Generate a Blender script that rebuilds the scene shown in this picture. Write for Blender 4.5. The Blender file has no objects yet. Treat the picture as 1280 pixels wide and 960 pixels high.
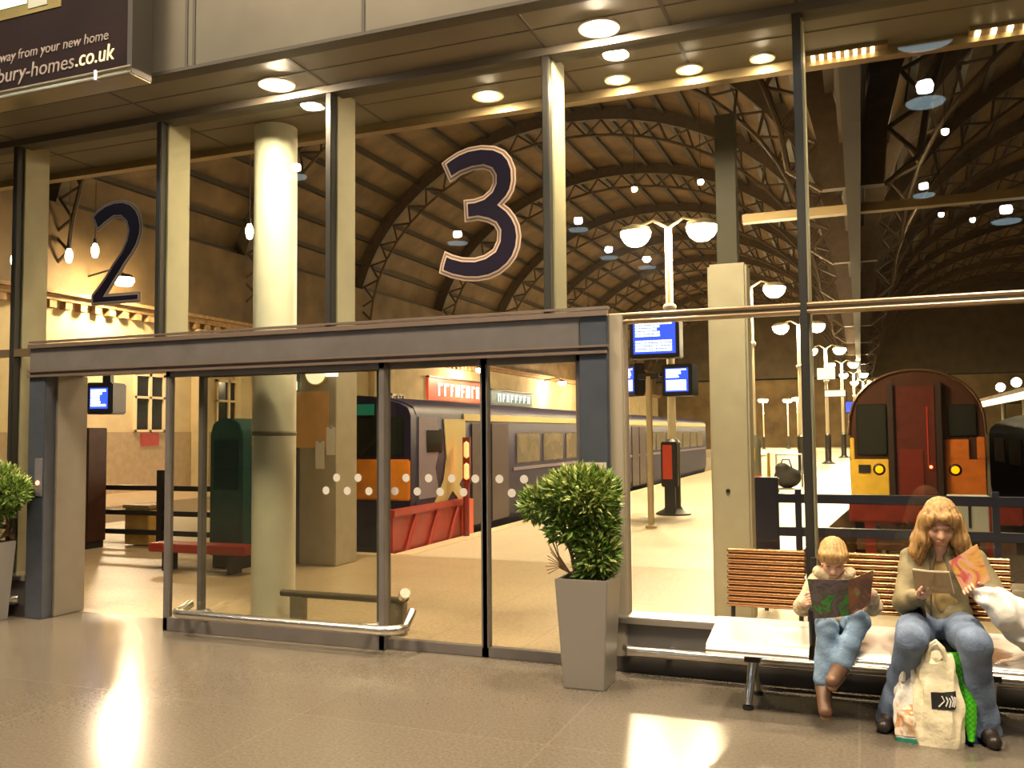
import bpy, bmesh, math, random
import numpy as np
from mathutils import Vector, Matrix
PI = math.pi
random.seed(7)
scene = bpy.context.scene
COL = scene.collection

# ------------------------------------------------------------------ materials
MATS = {}
def mat(name, col, rough=.5, metal=0., spec=.5, emit=None, strength=0., var=0., vscale=6., bump=0., bscale=40., stretch=(1, 1, 1), coat=0.):
    if name in MATS: return MATS[name]
    m = bpy.data.materials.new(name); m.use_nodes = True
    nt = m.node_tree; p = nt.nodes['Principled BSDF']
    p.inputs['Base Color'].default_value = (*col, 1); p.inputs['Roughness'].default_value = rough
    p.inputs['Metallic'].default_value = metal; p.inputs['Specular IOR Level'].default_value = spec
    p.inputs['Coat Weight'].default_value = coat
    if emit:
        p.inputs['Emission Color'].default_value = (*emit, 1); p.inputs['Emission Strength'].default_value = strength
    if var or bump:
        tc = nt.nodes.new('ShaderNodeTexCoord'); mp = nt.nodes.new('ShaderNodeMapping')
        mp.inputs['Scale'].default_value = stretch
        nt.links.new(tc.outputs['Object'], mp.inputs[0])
    if var:
        n = nt.nodes.new('ShaderNodeTexNoise'); n.inputs['Scale'].default_value = vscale; n.inputs['Detail'].default_value = 5
        nt.links.new(mp.outputs[0], n.inputs['Vector'])
        r = nt.nodes.new('ShaderNodeValToRGB')
        r.color_ramp.elements[0].position = .3; r.color_ramp.elements[1].position = .7
        r.color_ramp.elements[0].color = (*[max(0, c * (1 - var)) for c in col], 1)
        r.color_ramp.elements[1].color = (*[min(1, c * (1 + var)) for c in col], 1)
        nt.links.new(n.outputs['Fac'], r.inputs[0]); nt.links.new(r.outputs[0], p.inputs['Base Color'])
    if bump:
        n = nt.nodes.new('ShaderNodeTexNoise'); n.inputs['Scale'].default_value = bscale; n.inputs['Detail'].default_value = 4
        nt.links.new(mp.outputs[0], n.inputs['Vector'])
        b = nt.nodes.new('ShaderNodeBump'); b.inputs['Strength'].default_value = bump; b.inputs['Distance'].default_value = .02
        nt.links.new(n.outputs['Fac'], b.inputs['Height']); nt.links.new(b.outputs[0], p.inputs['Normal'])
    MATS[name] = m
    return m

def glass_mat(name, tint, haze=0.):
    """thin architectural pane: clear transmission plus a Schlick mirror reflection on each face"""
    m = bpy.data.materials.new(name); m.use_nodes = True
    nt = m.node_tree; nt.nodes.clear()
    out = nt.nodes.new('ShaderNodeOutputMaterial'); mix = nt.nodes.new('ShaderNodeMixShader')
    tr = nt.nodes.new('ShaderNodeBsdfTransparent'); gl = nt.nodes.new('ShaderNodeBsdfGlossy'); lw = nt.nodes.new('ShaderNodeLayerWeight')
    tr.inputs['Color'].default_value = (*tint, 1); gl.inputs['Roughness'].default_value = haze
    lw.inputs['Blend'].default_value = .5
    pw = nt.nodes.new('ShaderNodeMath'); pw.operation = 'POWER'; pw.inputs[1].default_value = 5
    mr = nt.nodes.new('ShaderNodeMapRange'); mr.inputs['To Min'].default_value = .045; mr.inputs['To Max'].default_value = .9
    nt.links.new(lw.outputs['Facing'], pw.inputs[0]); nt.links.new(pw.outputs[0], mr.inputs[0]); nt.links.new(mr.outputs[0], mix.inputs[0])
    nt.links.new(tr.outputs[0], mix.inputs[1]); nt.links.new(gl.outputs[0], mix.inputs[2])
    nt.links.new(mix.outputs[0], out.inputs[0])
    MATS[name] = m
    return m

def tile_floor(name, c1, c2, joint, tw, th, rough, speck, off=0.):
    m = bpy.data.materials.new(name); m.use_nodes = True
    nt = m.node_tree; p = nt.nodes['Principled BSDF']
    tc = nt.nodes.new('ShaderNodeTexCoord'); mp = nt.nodes.new('ShaderNodeMapping'); mp.inputs['Location'].default_value = (off, .08, 0)
    nt.links.new(tc.outputs['Object'], mp.inputs[0])
    b = nt.nodes.new('ShaderNodeTexBrick'); b.offset = 0
    b.inputs['Scale'].default_value = 1; b.inputs['Brick Width'].default_value = tw; b.inputs['Row Height'].default_value = th
    b.inputs['Mortar Size'].default_value = .006; b.inputs['Mortar Smooth'].default_value = .1
    b.inputs['Color1'].default_value = (*c1, 1); b.inputs['Color2'].default_value = (*c2, 1); b.inputs['Mortar'].default_value = (*joint, 1)
    nt.links.new(mp.outputs[0], b.inputs['Vector'])
    n = nt.nodes.new('ShaderNodeTexNoise'); n.inputs['Scale'].default_value = speck; n.inputs['Detail'].default_value = 6
    nt.links.new(tc.outputs['Object'], n.inputs['Vector'])
    mx = nt.nodes.new('ShaderNodeMixRGB'); mx.blend_type = 'OVERLAY'; mx.inputs[0].default_value = .5
    nt.links.new(b.outputs['Color'], mx.inputs[1]); nt.links.new(n.outputs['Fac'], mx.inputs[2])
    nt.links.new(mx.outputs[0], p.inputs['Base Color'])
    n2 = nt.nodes.new('ShaderNodeTexNoise'); n2.inputs['Scale'].default_value = 1.3; n2.inputs['Detail'].default_value = 3
    nt.links.new(tc.outputs['Object'], n2.inputs['Vector'])
    mr = nt.nodes.new('ShaderNodeMapRange'); mr.inputs['To Min'].default_value = rough * .8; mr.inputs['To Max'].default_value = rough * 1.25
    nt.links.new(n2.outputs['Fac'], mr.inputs[0]); nt.links.new(mr.outputs[0], p.inputs['Roughness'])
    MATS[name] = m
    return m

WARM = (1., .76, .47)
WHITE = (1., .86, .62)
COOL = (.72, .9, 1.)
GLASS = glass_mat('clear glass', (.93, .95, .91))
DGLASS = glass_mat('door glass', (.92, .925, .89))
FLOOR = tile_floor('polished granite', (.125, .105, .08), (.132, .112, .085), (.15, .128, .098), 1.5, 1.5, .21, 55, .05)
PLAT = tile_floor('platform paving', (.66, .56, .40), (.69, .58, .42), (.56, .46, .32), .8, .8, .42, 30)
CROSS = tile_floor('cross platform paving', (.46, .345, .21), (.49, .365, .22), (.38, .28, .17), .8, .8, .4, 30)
FRAME = mat('grey door frame', (.19, .17, .155), .38, .35, var=.1)
FRAMEB = mat('blue grey jamb', (.075, .085, .105), .4, .3, var=.1)
LIP = mat('frame lip', (.30, .22, .17), .3, .6)
JAMB = mat('warm grey jamb', (.26, .23, .18), .5, .1, var=.06)
MULL = mat('cream mullion', (.52, .46, .32), .45, .1, var=.05)
MULLD = mat('dark mullion cap', (.05, .048, .04), .35, .5)
CHROME = mat('polished steel', (.90, .85, .76), .26, 1.)
STEEL = mat('brushed steel', (.78, .75, .70), .3, 1., bump=.1, bscale=90, stretch=(1, 30, 30))
SOFFIT = mat('soffit panel', (.15, .125, .085), .5, .2, var=.08, vscale=2)
SEAM = mat('panel seam', (.06, .05, .035), .6)
FASCIA = mat('fascia panel', (.15, .135, .10), .42, .3, var=.1, vscale=2)
BLACK = mat('black metal', (.022, .02, .02), .45, .2)
NAVY = mat('navy paint', (.018, .02, .05), .4, .1, var=.15)
DARKW = mat('dark wall', (.09, .065, .035), .8, var=.2, vscale=1)
CREAMW = mat('cream stone', (.62, .50, .29), .8, var=.14, vscale=1.2, bump=.2, bscale=8)
BEIGEW = mat('beige panel', (.40, .30, .18), .7, var=.1)
CORN = mat('cornice stone', (.42, .26, .12), .8, var=.3, vscale=5, bump=.4, bscale=12)
ROOF = mat('shed roof boards', (.16, .10, .042), .75, var=.35, vscale=.9, bump=.3, bscale=6)
RIB = mat('iron rib', (.085, .055, .03), .6, var=.2)
RIBD = mat('dark iron', (.05, .035, .02), .6)
CREAMP = mat('cream paint', (.72, .62, .42), .4)
REDP = mat('red paint', (.36, .03, .018), .4, var=.15)
REDO = mat('orange red paint', (.85, .14, .05), .45)
GREYM = mat('light grey paint', (.5, .48, .42), .5, var=.06)
YELP = mat('yellow paint', (.80, .50, .05), .4, var=.1)
ORAP = mat('orange end paint', (.78, .27, .02), .45, var=.15)
ORRED = mat('orange red end tone', (.60, .16, .02), .4, var=.15)
MAROON = mat('maroon door glare', (.09, .016, .01), .4, var=.2)  # red glare of the tail lamps put into the door colour
DARKGL = mat('dark cab glass', (.02, .022, .018), .12, 0)
TEAL = mat('teal paint', (.022, .085, .08), .45, var=.15)
TRNAVY = mat('train navy', (.022, .018, .05), .5, 0., spec=.25, var=.1)
TRCREAM = mat('train cream', (.55, .45, .17), .45)
TRLIL = mat('train lilac', (.20, .165, .21), .5)
TRROOF = mat('train roof', (.035, .03, .028), .5)
BALLAST = mat('track ballast', (.085, .06, .035), .95, var=.5, vscale=14, bump=1, bscale=20)
RAILM = mat('rail steel', (.3, .24, .17), .35, .9)
def emi(name, col, s): return mat(name, (.8, .8, .8), .5, emit=col, strength=s)
GLOBE = emi('lit globe', WARM, 420)
FARGLOBE = emi('lit far globe', WARM, 520)
DOWNL = emi('lit downlight', (1, .80, .55), 1500)
INDOWN = emi('lit inner downlight', (1, .80, .55), 320)
STRIPL = emi('lit strip', (1, .74, .42), 9)
OVAL = emi('lit oval lamp', (.95, .92, .55), 22)
PENDL = emi('lit pendant', (.86, .94, 1.), 130)
PENDD = mat('pendant disc', (.75, .85, .9), .5, emit=(.55, .75, .85), strength=2.6)
SCREEN = mat('blue screen', (.02, .03, .3), .3, emit=(.03, .08, .95), strength=1.5)
SCRTXT = emi('screen lettering', (.85, .92, 1), 2.2)
TAIL = mat('lit tail lamp', (.1, .03, .0), .4, emit=(1., .19, .0), strength=3.4)
REDL = emi('lit red lamp', (1., .12, .03), 5)
WINLIT = emi('lit window', (1, .74, .36), .9)
FARLIT = emi('lit far window', (1, .86, .58), 3.5)

# ------------------------------------------------------------------ mesh builder
class MB:
    def __init__(s): s.bm = bmesh.new(); s.off = Vector((0, 0, 0))
    def _xf(s, vs, M):
        for v in vs: v.co = M @ v.co
    def box(s, lo, hi, M=None):
        r = bmesh.ops.create_cube(s.bm, size=1)['verts']
        lo, hi = Vector(lo), Vector(hi); c = (lo + hi) / 2; d = hi - lo
        for v in r:
            v.co = Vector((v.co.x * d.x, v.co.y * d.y, v.co.z * d.z)) + c
        if M: s._xf(r, M)
        return s
    def cyl(s, a, b, r0, r1=None, seg=16, cap=True):
        a, b = Vector(a), Vector(b); r1 = r0 if r1 is None else r1
        d = b - a
        r = bmesh.ops.create_cone(s.bm, cap_ends=cap, segments=seg, radius1=r0, radius2=r1, depth=d.length)['verts']
        M = Matrix.Translation((a + b) / 2) @ d.to_track_quat('Z', 'Y').to_matrix().to_4x4()
        s._xf(r, M); return s
    def ball(s, c, r, seg=16, rings=10, sc=(1, 1, 1), M=None):
        v = bmesh.ops.create_uvsphere(s.bm, u_segments=seg, v_segments=rings, radius=r)['verts']
        for q in v: q.co = Vector((q.co.x * sc[0], q.co.y * sc[1], q.co.z * sc[2])) + Vector(c)
        if M: s._xf(v, M)
        return s
    def lathe(s, prof, c=(0, 0, 0), seg=24, M=None):
        c = Vector(c); rows = []
        for r, z in prof:
            rows.append([s.bm.verts.new(c + Vector((r * math.cos(2 * PI * i / seg), r * math.sin(2 * PI * i / seg), z))) for i in range(seg)])
        for a, b in zip(rows, rows[1:]):
            for i in range(seg):
                s.bm.faces.new((a[i], a[(i + 1) % seg], b[(i + 1) % seg], b[i]))
        if prof[0][0] > 1e-4: s.bm.faces.new(rows[0][::-1])
        if prof[-1][0] > 1e-4: s.bm.faces.new(rows[-1])
        if M: s._xf([v for r in rows for v in r], M)
        return s
    def tube(s, pts, r, seg=10, cap=True):
        pts = [Vector(p) for p in pts]; rows = []
        n = len(pts); rr = r if isinstance(r, (list, tuple)) else [r] * n
        up = None
        for i, p in enumerate(pts):
            t = (pts[min(i + 1, n - 1)] - pts[max(i - 1, 0)]).normalized()
            if up is None:
                up = Vector((0, 0, 1)) if abs(t.z) < .9 else Vector((1, 0, 0))
            x = t.cross(up).normalized(); up = x.cross(t).normalized()
            rows.append([s.bm.verts.new(p + rr[i] * (x * math.cos(2 * PI * k / seg) + up * math.sin(2 * PI * k / seg))) for k in range(seg)])
        for a, b in zip(rows, rows[1:]):
            for k in range(seg):
                s.bm.faces.new((a[k], a[(k + 1) % seg], b[(k + 1) % seg], b[k]))
        if cap: s.bm.faces.new(rows[0][::-1]); s.bm.faces.new(rows[-1])
        return s
    def prism(s, poly, axis, a, b):
        """poly: 2D list; axis 'y': poly=(x,z) between y=a..b; 'x': (y,z); 'z': (x,y)"""
        def P(u, v, w):
            return {'y': (u, w, v), 'x': (w, u, v), 'z': (u, v, w)}[axis]
        A = [s.bm.verts.new(P(u, v, a)) for u, v in poly]; B = [s.bm.verts.new(P(u, v, b)) for u, v in poly]
        n = len(poly)
        for i in range(n): s.bm.faces.new((A[i], A[(i + 1) % n], B[(i + 1) % n], B[i]))
        s.bm.faces.new(A[::-1]); s.bm.faces.new(B)
        return s
    def quad(s, *ps):
        s.bm.faces.new([s.bm.verts.new(p) for p in ps]); return s
    def grid(s, fn, nu, nv, thick=0.):
        vs = [[s.bm.verts.new(fn(i / nu, j / nv)) for j in range(nv + 1)] for i in range(nu + 1)]
        fs = [s.bm.faces.new((vs[i][j], vs[i + 1][j], vs[i + 1][j + 1], vs[i][j + 1])) for i in range(nu) for j in range(nv)]
        if thick:
            s.bm.normal_update()
            bmesh.ops.solidify(s.bm, geom=fs, thickness=thick)
        return s

def link(name, me, m, parent=None, loc=(0, 0, 0)):
    o = bpy.data.objects.new(name, me); COL.objects.link(o)
    if m is not None: me.materials.append(m)
    o.parent = parent; o.location = loc
    return o
def obj(name, mb, m, parent=None, smooth=True, bevel=0., loc=(0, 0, 0), origin=None):
    """origin: world point of the parent Empty; geometry is given in world space and moved into it"""
    bm = mb.bm
    if origin is None and parent is not None: origin = wloc(parent)
    if origin is not None:
        for v in bm.verts: v.co -= Vector(origin)
    bmesh.ops.recalc_face_normals(bm, faces=bm.faces)
    if bevel:
        es = [e for e in bm.edges if len(e.link_faces) == 2 and e.calc_face_angle(0) > .6]
        bmesh.ops.bevel(bm, geom=es, offset=bevel, segments=2, affect='EDGES', clamp_overlap=True)
    me = bpy.data.meshes.new(name); bm.to_mesh(me); bm.free()
    if smooth:
        me.polygons.foreach_set('use_smooth', [True] * len(me.polygons)); me.set_sharp_from_angle(angle=.7)
    return link(name, me, m, parent, loc)
def wloc(o):
    v = Vector((0, 0, 0))
    while o is not None: v = v + Vector(o.location); o = o.parent
    return v
def tag(o, label, cat, group=None, kind=None):
    o['label'] = label
    if cat: o['category'] = cat
    if group: o['group'] = group
    if kind: o['kind'] = kind
    return o
def thing(name, label, cat, loc, group=None, rotz=0.):
    o = bpy.data.objects.new(name, None); COL.objects.link(o); o.location = loc; o.rotation_euler = (0, 0, rotz)
    o.empty_display_size = .2
    return tag(o, label, cat, group)
def struct(name, mb, m, parent=None, **k):
    o = obj(name, mb, m, parent, **k)
    if parent is None: o['kind'] = 'structure'
    return o
def sempty(name, loc):
    o = bpy.data.objects.new(name, None); COL.objects.link(o); o.location = loc; o['kind'] = 'structure'; return o
def dup(root, loc, label, group=None, rotz=0., scale=None):
    r = root.copy(); COL.objects.link(r); r.location = loc; r.rotation_euler = (0, 0, rotz)
    if scale: r.scale = scale
    r['label'] = label
    if group: r['group'] = group
    for ch in list(root.children):
        c = ch.copy(); COL.objects.link(c); c.parent = r
        for g in ch.children:
            d = g.copy(); COL.objects.link(d); d.parent = c
    return r
def text_mesh(txt, size, depth=.004):
    cu = bpy.data.curves.new('t', 'FONT'); cu.body = txt; cu.size = size; cu.extrude = depth; cu.resolution_u = 3
    o = bpy.data.objects.new('t', cu); COL.objects.link(o)
    dg = bpy.context.evaluated_depsgraph_get()
    me = bpy.data.meshes.new_from_object(o.evaluated_get(dg))
    bpy.data.objects.remove(o); return me
def text_obj(name, txt, size, m, parent, world, width=None, depth=.004, shear=0., face='-y'):
    me = text_mesh(txt, size, depth)
    xs = [v.co.x for v in me.vertices]; w = max(xs) - min(xs); x0 = min(xs)
    k = (width / w) if width else 1.
    o = wloc(parent)
    for v in me.vertices:
        x, y, z = (v.co.x - x0) * k + shear * v.co.y, v.co.y, v.co.z
        p = Vector((x, -z, y)) if face == '-y' else Vector((z, x, y))
        v.co = p + Vector(world) - o
    me.materials.clear(); me.name = name
    return link(name, me, m, parent)

# ------------------------------------------------------------------ signed distance bodies (one continuous surface)
def _smin(a, b, k):
    if k <= 0: return np.minimum(a, b)
    h = np.clip(.5 + .5 * (b - a) / k, 0, 1)
    return b + (a - b) * h - k * h * (1 - h)
class SDF:
    def __init__(s): s.p = []
    def cap(s, a, b, ra, rb, k=.02, op='u'): s.p.append(('c', np.array(a, float), np.array(b, float), ra, rb, k, op)); return s
    def ell(s, c, r, k=.02, R=None, op='u'): s.p.append(('e', np.array(c, float), np.array(r, float), R, None, k, op)); return s
    def chain(s, pts, rs, k=.02):
        for i in range(len(pts) - 1): s.cap(pts[i], pts[i + 1], rs[i], rs[i + 1], k)
        return s
    def mesh(s, name, h=.008, noise=None, origin=(0, 0, 0), clip=None):
        lo = np.full(3, 1e9); hi = np.full(3, -1e9)
        for t, a, b, ra, rb, k, op in s.p:
            if op != 'u': continue
            if t == 'c':
                m = max(ra, rb); lo = np.minimum(lo, np.minimum(a, b) - m); hi = np.maximum(hi, np.maximum(a, b) + m)
            else:
                m = max(b); lo = np.minimum(lo, a - m); hi = np.maximum(hi, a + m)
        lo -= .03; hi += .03
        n = np.ceil((hi - lo) / h).astype(int) + 1
        V = np.full(n, 1., np.float32)
        ax = [lo[i] + h * np.arange(n[i]) for i in range(3)]
        for t, a, b, ra, rb, k, op in s.p:
            if t == 'c': m = max(ra, rb); l = np.minimum(a, b) - m; u = np.maximum(a, b) + m
            else: m = max(b); l = a - m; u = a + m
            pad = k + 3 * h + .02
            i0 = np.clip(np.floor((l - pad - lo) / h).astype(int), 0, n - 1); i1 = np.clip(np.ceil((u + pad - lo) / h).astype(int) + 1, 1, n)
            X, Y, Z = np.meshgrid(ax[0][i0[0]:i1[0]], ax[1][i0[1]:i1[1]], ax[2][i0[2]:i1[2]], indexing='ij')
            P = np.stack([X, Y, Z], -1)
            if t == 'c':
                ab = b - a; L = max(1e-9, ab @ ab)
                q = np.clip(((P - a) @ ab) / L, 0, 1)
                d = np.linalg.norm(P - a - q[..., None] * ab, axis=-1) - (ra + (rb - ra) * q)
            else:
                Q = P - a
                if ra is not None: Q = Q @ ra
                k0 = np.linalg.norm(Q / b, axis=-1); k1 = np.linalg.norm(Q / (b * b), axis=-1)
                d = k0 * (k0 - 1) / np.maximum(k1, 1e-9)
            sl = tuple(slice(i0[i], i1[i]) for i in range(3))
            if op == 'u': V[sl] = _smin(V[sl], d, k)
            else: V[sl] = -_smin(-V[sl], d, k)
        if noise or clip:
            X, Y, Z = np.meshgrid(*ax, indexing='ij')
            if noise: V = V + noise(X, Y, Z)
            if clip: V = np.maximum(V, clip(X, Y, Z))
        # surface nets
        ins = V < 0
        c = [ins[i:n[0] - 1 + i, j:n[1] - 1 + j, k:n[2] - 1 + k] for i in (0, 1) for j in (0, 1) for k in (0, 1)]
        cnt = sum(x.astype(np.int8) for x in c)
        act = (cnt > 0) & (cnt < 8)
        idx = np.full(act.shape, -1, np.int64); cells = np.argwhere(act); idx[act] = np.arange(len(cells))
        pos = np.zeros((len(cells), 3)); num = np.zeros(len(cells))
        corners = [(i, j, k) for i in (0, 1) for j in (0, 1) for k in (0, 1)]
        for A in range(8):
            for Bc in range(A + 1, 8):
                da = np.array(corners[A]); db = np.array(corners[Bc])
                if np.abs(da - db).sum() != 1: continue
                va = V[tuple((cells + da).T)]; vb = V[tuple((cells + db).T)]
                x = (va < 0) != (vb < 0)
                tt = np.where(x, va / np.where(x, va - vb, 1), 0)
                pos[x] += (da + tt[:, None] * (db - da))[x]; num[x] += 1
        verts = lo + h * (cells + pos / num[:, None]) - np.array(origin)
        faces = []
        for axn in range(3):
            sl0 = [slice(1, -1)] * 3; sl0[axn] = slice(0, n[axn] - 1)
            a0 = np.moveaxis(ins, axn, 0)[:-1]; a1 = np.moveaxis(ins, axn, 0)[1:]
            e = (a0 != a1); e = np.moveaxis(e, 0, axn)
            sgn = np.moveaxis(a0, 0, axn)
            E = np.argwhere(e); u, v = [(1, 2), (2, 0), (0, 1)][axn]
            ok = (E[:, u] > 0) & (E[:, v] > 0) & (E[:, u] < n[u] - 1) & (E[:, v] < n[v] - 1)
            E = E[ok]; S = sgn[tuple(E.T)]
            du = np.eye(3, dtype=int)[u]; dv = np.eye(3, dtype=int)[v]
            q = np.stack([idx[tuple((E - du - dv).T)], idx[tuple((E - dv).T)], idx[tuple(E.T)], idx[tuple((E - du).T)]], 1)
            q = np.where(S[:, None], q, q[:, ::-1])
            faces.append(q)
        F = np.concatenate(faces); F = F[(F >= 0).all(1)]
        me = bpy.data.meshes.new(name); me.from_pydata(verts.tolist(), [], F.tolist()); me.update()
        me.polygons.foreach_set('use_smooth', [True] * len(me.polygons))
        return me
    def obj(s, name, m, parent, h=.008, noise=None, clip=None):
        return link(name, s.mesh(name, h, noise, tuple(wloc(parent)), clip), m, parent)

def wrinkle(amp, f, seed=0.):
    def fn(X, Y, Z):
        return amp * (np.sin(f * (X * .7 + Z * 1.3) + 3 * np.sin(f * .35 * Y + seed)) * .6 + np.sin(f * (Z * .9 - Y * 1.1) + 2.2 * np.sin(f * .4 * X + seed * 2)) * .6)
    return fn

# ================================================================== SETTING
# ---- floors
struct('floor', MB().box((-30, -38, -.3), (30, .3, 0)), FLOOR)
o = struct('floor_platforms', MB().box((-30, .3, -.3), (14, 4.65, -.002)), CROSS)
b = MB()
b.prism([(-5.85, 4.6), (-.92, 4.6), (-.42, 11.6), (.5, 24), (3.2, 62), (4.5, 90), (-5.6, 90)], 'z', -1.0, -.002)
struct('floor_island_platform', b, PLAT)
b = MB().box((-13.2, 4.65, -1), (-9.0, 90, -.002))
struct('floor_far_platform', b, PLAT)
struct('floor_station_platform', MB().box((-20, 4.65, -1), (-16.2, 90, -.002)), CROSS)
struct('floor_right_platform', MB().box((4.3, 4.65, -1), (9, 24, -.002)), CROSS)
b = MB().box((-30, 4.65, -1.3), (14, 95, -1.0))
struct('floor_trackbed', b, BALLAST)
# white coping line along the platform edge
struct('trim_platform_edge', MB().box((-5.88, 4.66, -.05), (-5.62, 90, .004)), mat('coping stone', (.72, .58, .38), .6, var=.1))
struct('trim_cross_edge', MB().box((-20, 4.5, -.05), (-5.88, 4.7, .004)), MATS['coping stone'])

# ---- glass wall: mullions, panes, transom
MX = [-8.95, -7.27, -5.57, -3.86, -2.04, -.31, 1.42, 3.15]
ZT, ZD, ZS = 4.38, 2.41, .36
for i, x in enumerate(MX):
    low = x < -7 or x > -1.9
    z0 = 0 if low else ZD
    r = sempty('trim_mullion', (x, 0, z0))
    struct('mullion_web', MB().box((x - .03, .03, z0), (x + .03, .30, ZT)), MULL, r, bevel=.004)
    struct('mullion_cap', MB().box((x - .032, -.05, z0), (x + .02, .03, ZT)), MULLD, r, bevel=.006)
for i in range(len(MX) - 1):
    a, b_ = MX[i] + .03, MX[i + 1] - .03
    w = sempty('window_%d' % (i + 1), (a, 0, ZD))
    struct('pane', MB().box((a, .0, ZD + .02), (b_, .012, ZT - .02)), GLASS, w, smooth=False)
struct('trim_head', MB().box((-9, -.06, ZT - .06), (3.4, .1, ZT + .02)), SEAM)
# right-hand bays below the transom
for i, (a, b_) in enumerate(((-1.47, -.345), (-.285, 1.39), (1.45, 3.12))):
    w = sempty('window_%d' % (10 + i), (a, 0, ZS))
    struct('pane', MB().box((a, 0, ZS + .03), (b_, .012, ZD - .03)), GLASS, w, smooth=False)
w = sempty('window_13', (-8.9, 0, ZS)); struct('pane', MB().box((-8.92, 0, ZS + .03), (-7.31, .012, ZD - .03)), GLASS, w, smooth=False)
w = sempty('window_14', (-7.2, 0, ZS)); struct('pane', MB().box((-7.23, 0, ZS + .03), (-7.0, .012, ZD - .03)), GLASS, w, smooth=False)
TRANS = mat('transom brass', (.36, .26, .155), .28, .7)
b = MB(); b.cyl((-1.6, -.035, ZD), (3.2, -.035, ZD), .014, seg=10); b.cyl((-1.6, -.035, ZD - .045), (3.2, -.035, ZD - .045), .014, seg=10); b.box((-1.6, -.03, ZD - .06), (3.2, .02, ZD + .012))
struct('trim_transom_right', b, TRANS)
b = MB().box((-9, -.04, ZD - .06), (-6.99, .02, ZD + .01)); struct('trim_transom_left', b, TRANS)
for nm, a, b_ in (('right', -1.57, 3.3), ('left', -9., -6.99)):
    s_ = sempty('trim_sill_' + nm, (a, 0, 0))
    b = MB().box((a, -.10, ZS - .035), (b_, .12, ZS + .01)); struct('sill', b, STEEL, s_, bevel=.006)
    struct('sill_panel', MB().box((a, -.05, .10), (b_, .08, ZS - .035)), mat('sill panel grey', (.20, .185, .17), .4, .3), s_)
    struct('sill_kerb', MB().box((a, -.07, 0), (b_, .08, .10)), mat('kerb dark', (.06, .052, .045), .5), s_)

# ---- soffits, fascia, concourse shell
struct('ceiling_soffit', MB().box((-12, -.78, ZT), (6, .86, ZT + .12)), SOFFIT)
b = MB()
for x in (-8.95, -7.27, -5.57, -3.86, -2.04, -1.13, -.31, 1.42): b.box((x - .012, -.78, ZT - .003), (x + .012, .86, ZT + .01))
for y in (-.35, .42): b.box((-12, y - .006, ZT - .003), (6, y + .006, ZT + .01))
struct('trim_soffit_seams', b, SEAM)
struct('wall_fascia', MB().box((-12, -.80, ZT - .03), (6, -.70, 8)), FASCIA)
b = MB()
for x in (-7.8, -6.2, -4.62, -4.55, -3.1, -1.5, .1, 1.7): b.box((x - .012, -.806, ZT - .03), (x + .012, -.79, 8))
b.box((-12, -.812, ZT - .045), (6, -.69, ZT - .02))
struct('trim_fascia_seams', b, SEAM)
struct('wall_above', MB().box((-30, -.70, 8), (30, -.5, 16)), DARKW)
struct('wall_left_return', MB().box((-30, -.8, 0), (-12, -.5, 8)), DARKW)
struct('wall_right_return', MB().box((6, -.8, 0), (30, -.5, 8)), DARKW)
struct('wall_back', MB().box((-30, -38.3, 0), (30, -38, 16)), DARKW)
struct('wall_side_left', MB().box((-30.3, -38, 0), (-30, -.5, 16)), DARKW)
struct('wall_side_right', MB().box((30, -38, 0), (30.3, -.5, 16)), DARKW)
struct('ceiling_concourse', MB().box((-30, -38, 16), (30, -.5, 16.2)), DARKW)

# inner edge strip: a slim beam with fixtures along the inside edge of the soffit
b = MB().box((-12, .86, ZT - .07), (6, .96, ZT + .14)); struct('trim_inner_edge', b, mat('inner edge bronze', (.34, .25, .13), .35, .5))

# ---- train shed: two barrel vaults, end wall, side walls
def vault(nm, cx, hs, zs, rise, y0, y1):
    b = MB(); n = 26
    def P(t, off=0): a = PI * t; return (cx - (hs + off) * math.cos(a), zs + (rise + off) * math.sin(a))
    for i in range(n):
        (xa, za), (xb, zb) = P(i / n), P((i + 1) / n)
        b.quad((xa, y0, za), (xb, y0, zb), (xb, y1, zb), (xa, y1, za))
    r = struct(nm, b, ROOF, smooth=False)
    k = 0
    y = y0 + 3
    while y < y1:
        rb = MB()
        o_, i_ = [P(i / n, -.05) for i in range(n + 1)], [P(i / n, -.55) for i in range(n + 1)]
        for i in range(n):
            rb.prism([o_[i], o_[i + 1], i_[i + 1], i_[i]], 'y', y - .12, y + .12)
            m0 = P((i + .5) / n, -.55); m1 = P((i + .5) / n, -1.15)
            rb.cyl((i_[i][0], y, i_[i][1]), (m1[0], y, m1[1]), .045, seg=6); rb.cyl((i_[i + 1][0], y, i_[i + 1][1]), (m1[0], y, m1[1]), .045, seg=6)
            m2 = P((i + 1.5) / n, -1.15)
            if i < n - 1: rb.cyl((m1[0], y, m1[1]), (m2[0], y, m2[1]), .06, seg=6)
        struct('rib', rb, RIB, r); y += 8
    pb = MB()
    for i in range(1, n):
        x, z = P(i / n, -.06); pb.box((x - .09, y0, z - .16), (x + .09, y1, z))
    struct('purlins', pb, RIBD, r)
    return r
vault('ceiling_shed_left', -10.5, 10.5, 6.2, 8.5, .9, 88)
vault('ceiling_shed_right', 12.5, 12.5, 6.2, 9.5, .9, 88)
struct('wall_shed_end', MB().box((-30, 88, 7), (30, 88.3, 18)), DARKW)
struct('wall_shed_end_low', MB().box((-30, 91, -1), (30, 91.3, 7)), mat('night wall', (.22, .15, .07), .9, var=.4, vscale=.5))
struct('wall_shed_right', MB().box((25, .9, -1), (25.3, 91, 8)), DARKW)
struct('trim_tie_beam', MB().box((-2.3, 14, 6.22), (14, 14.25, 6.40)), mat('tie beam', (.34, .25, .13), .5))
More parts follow.
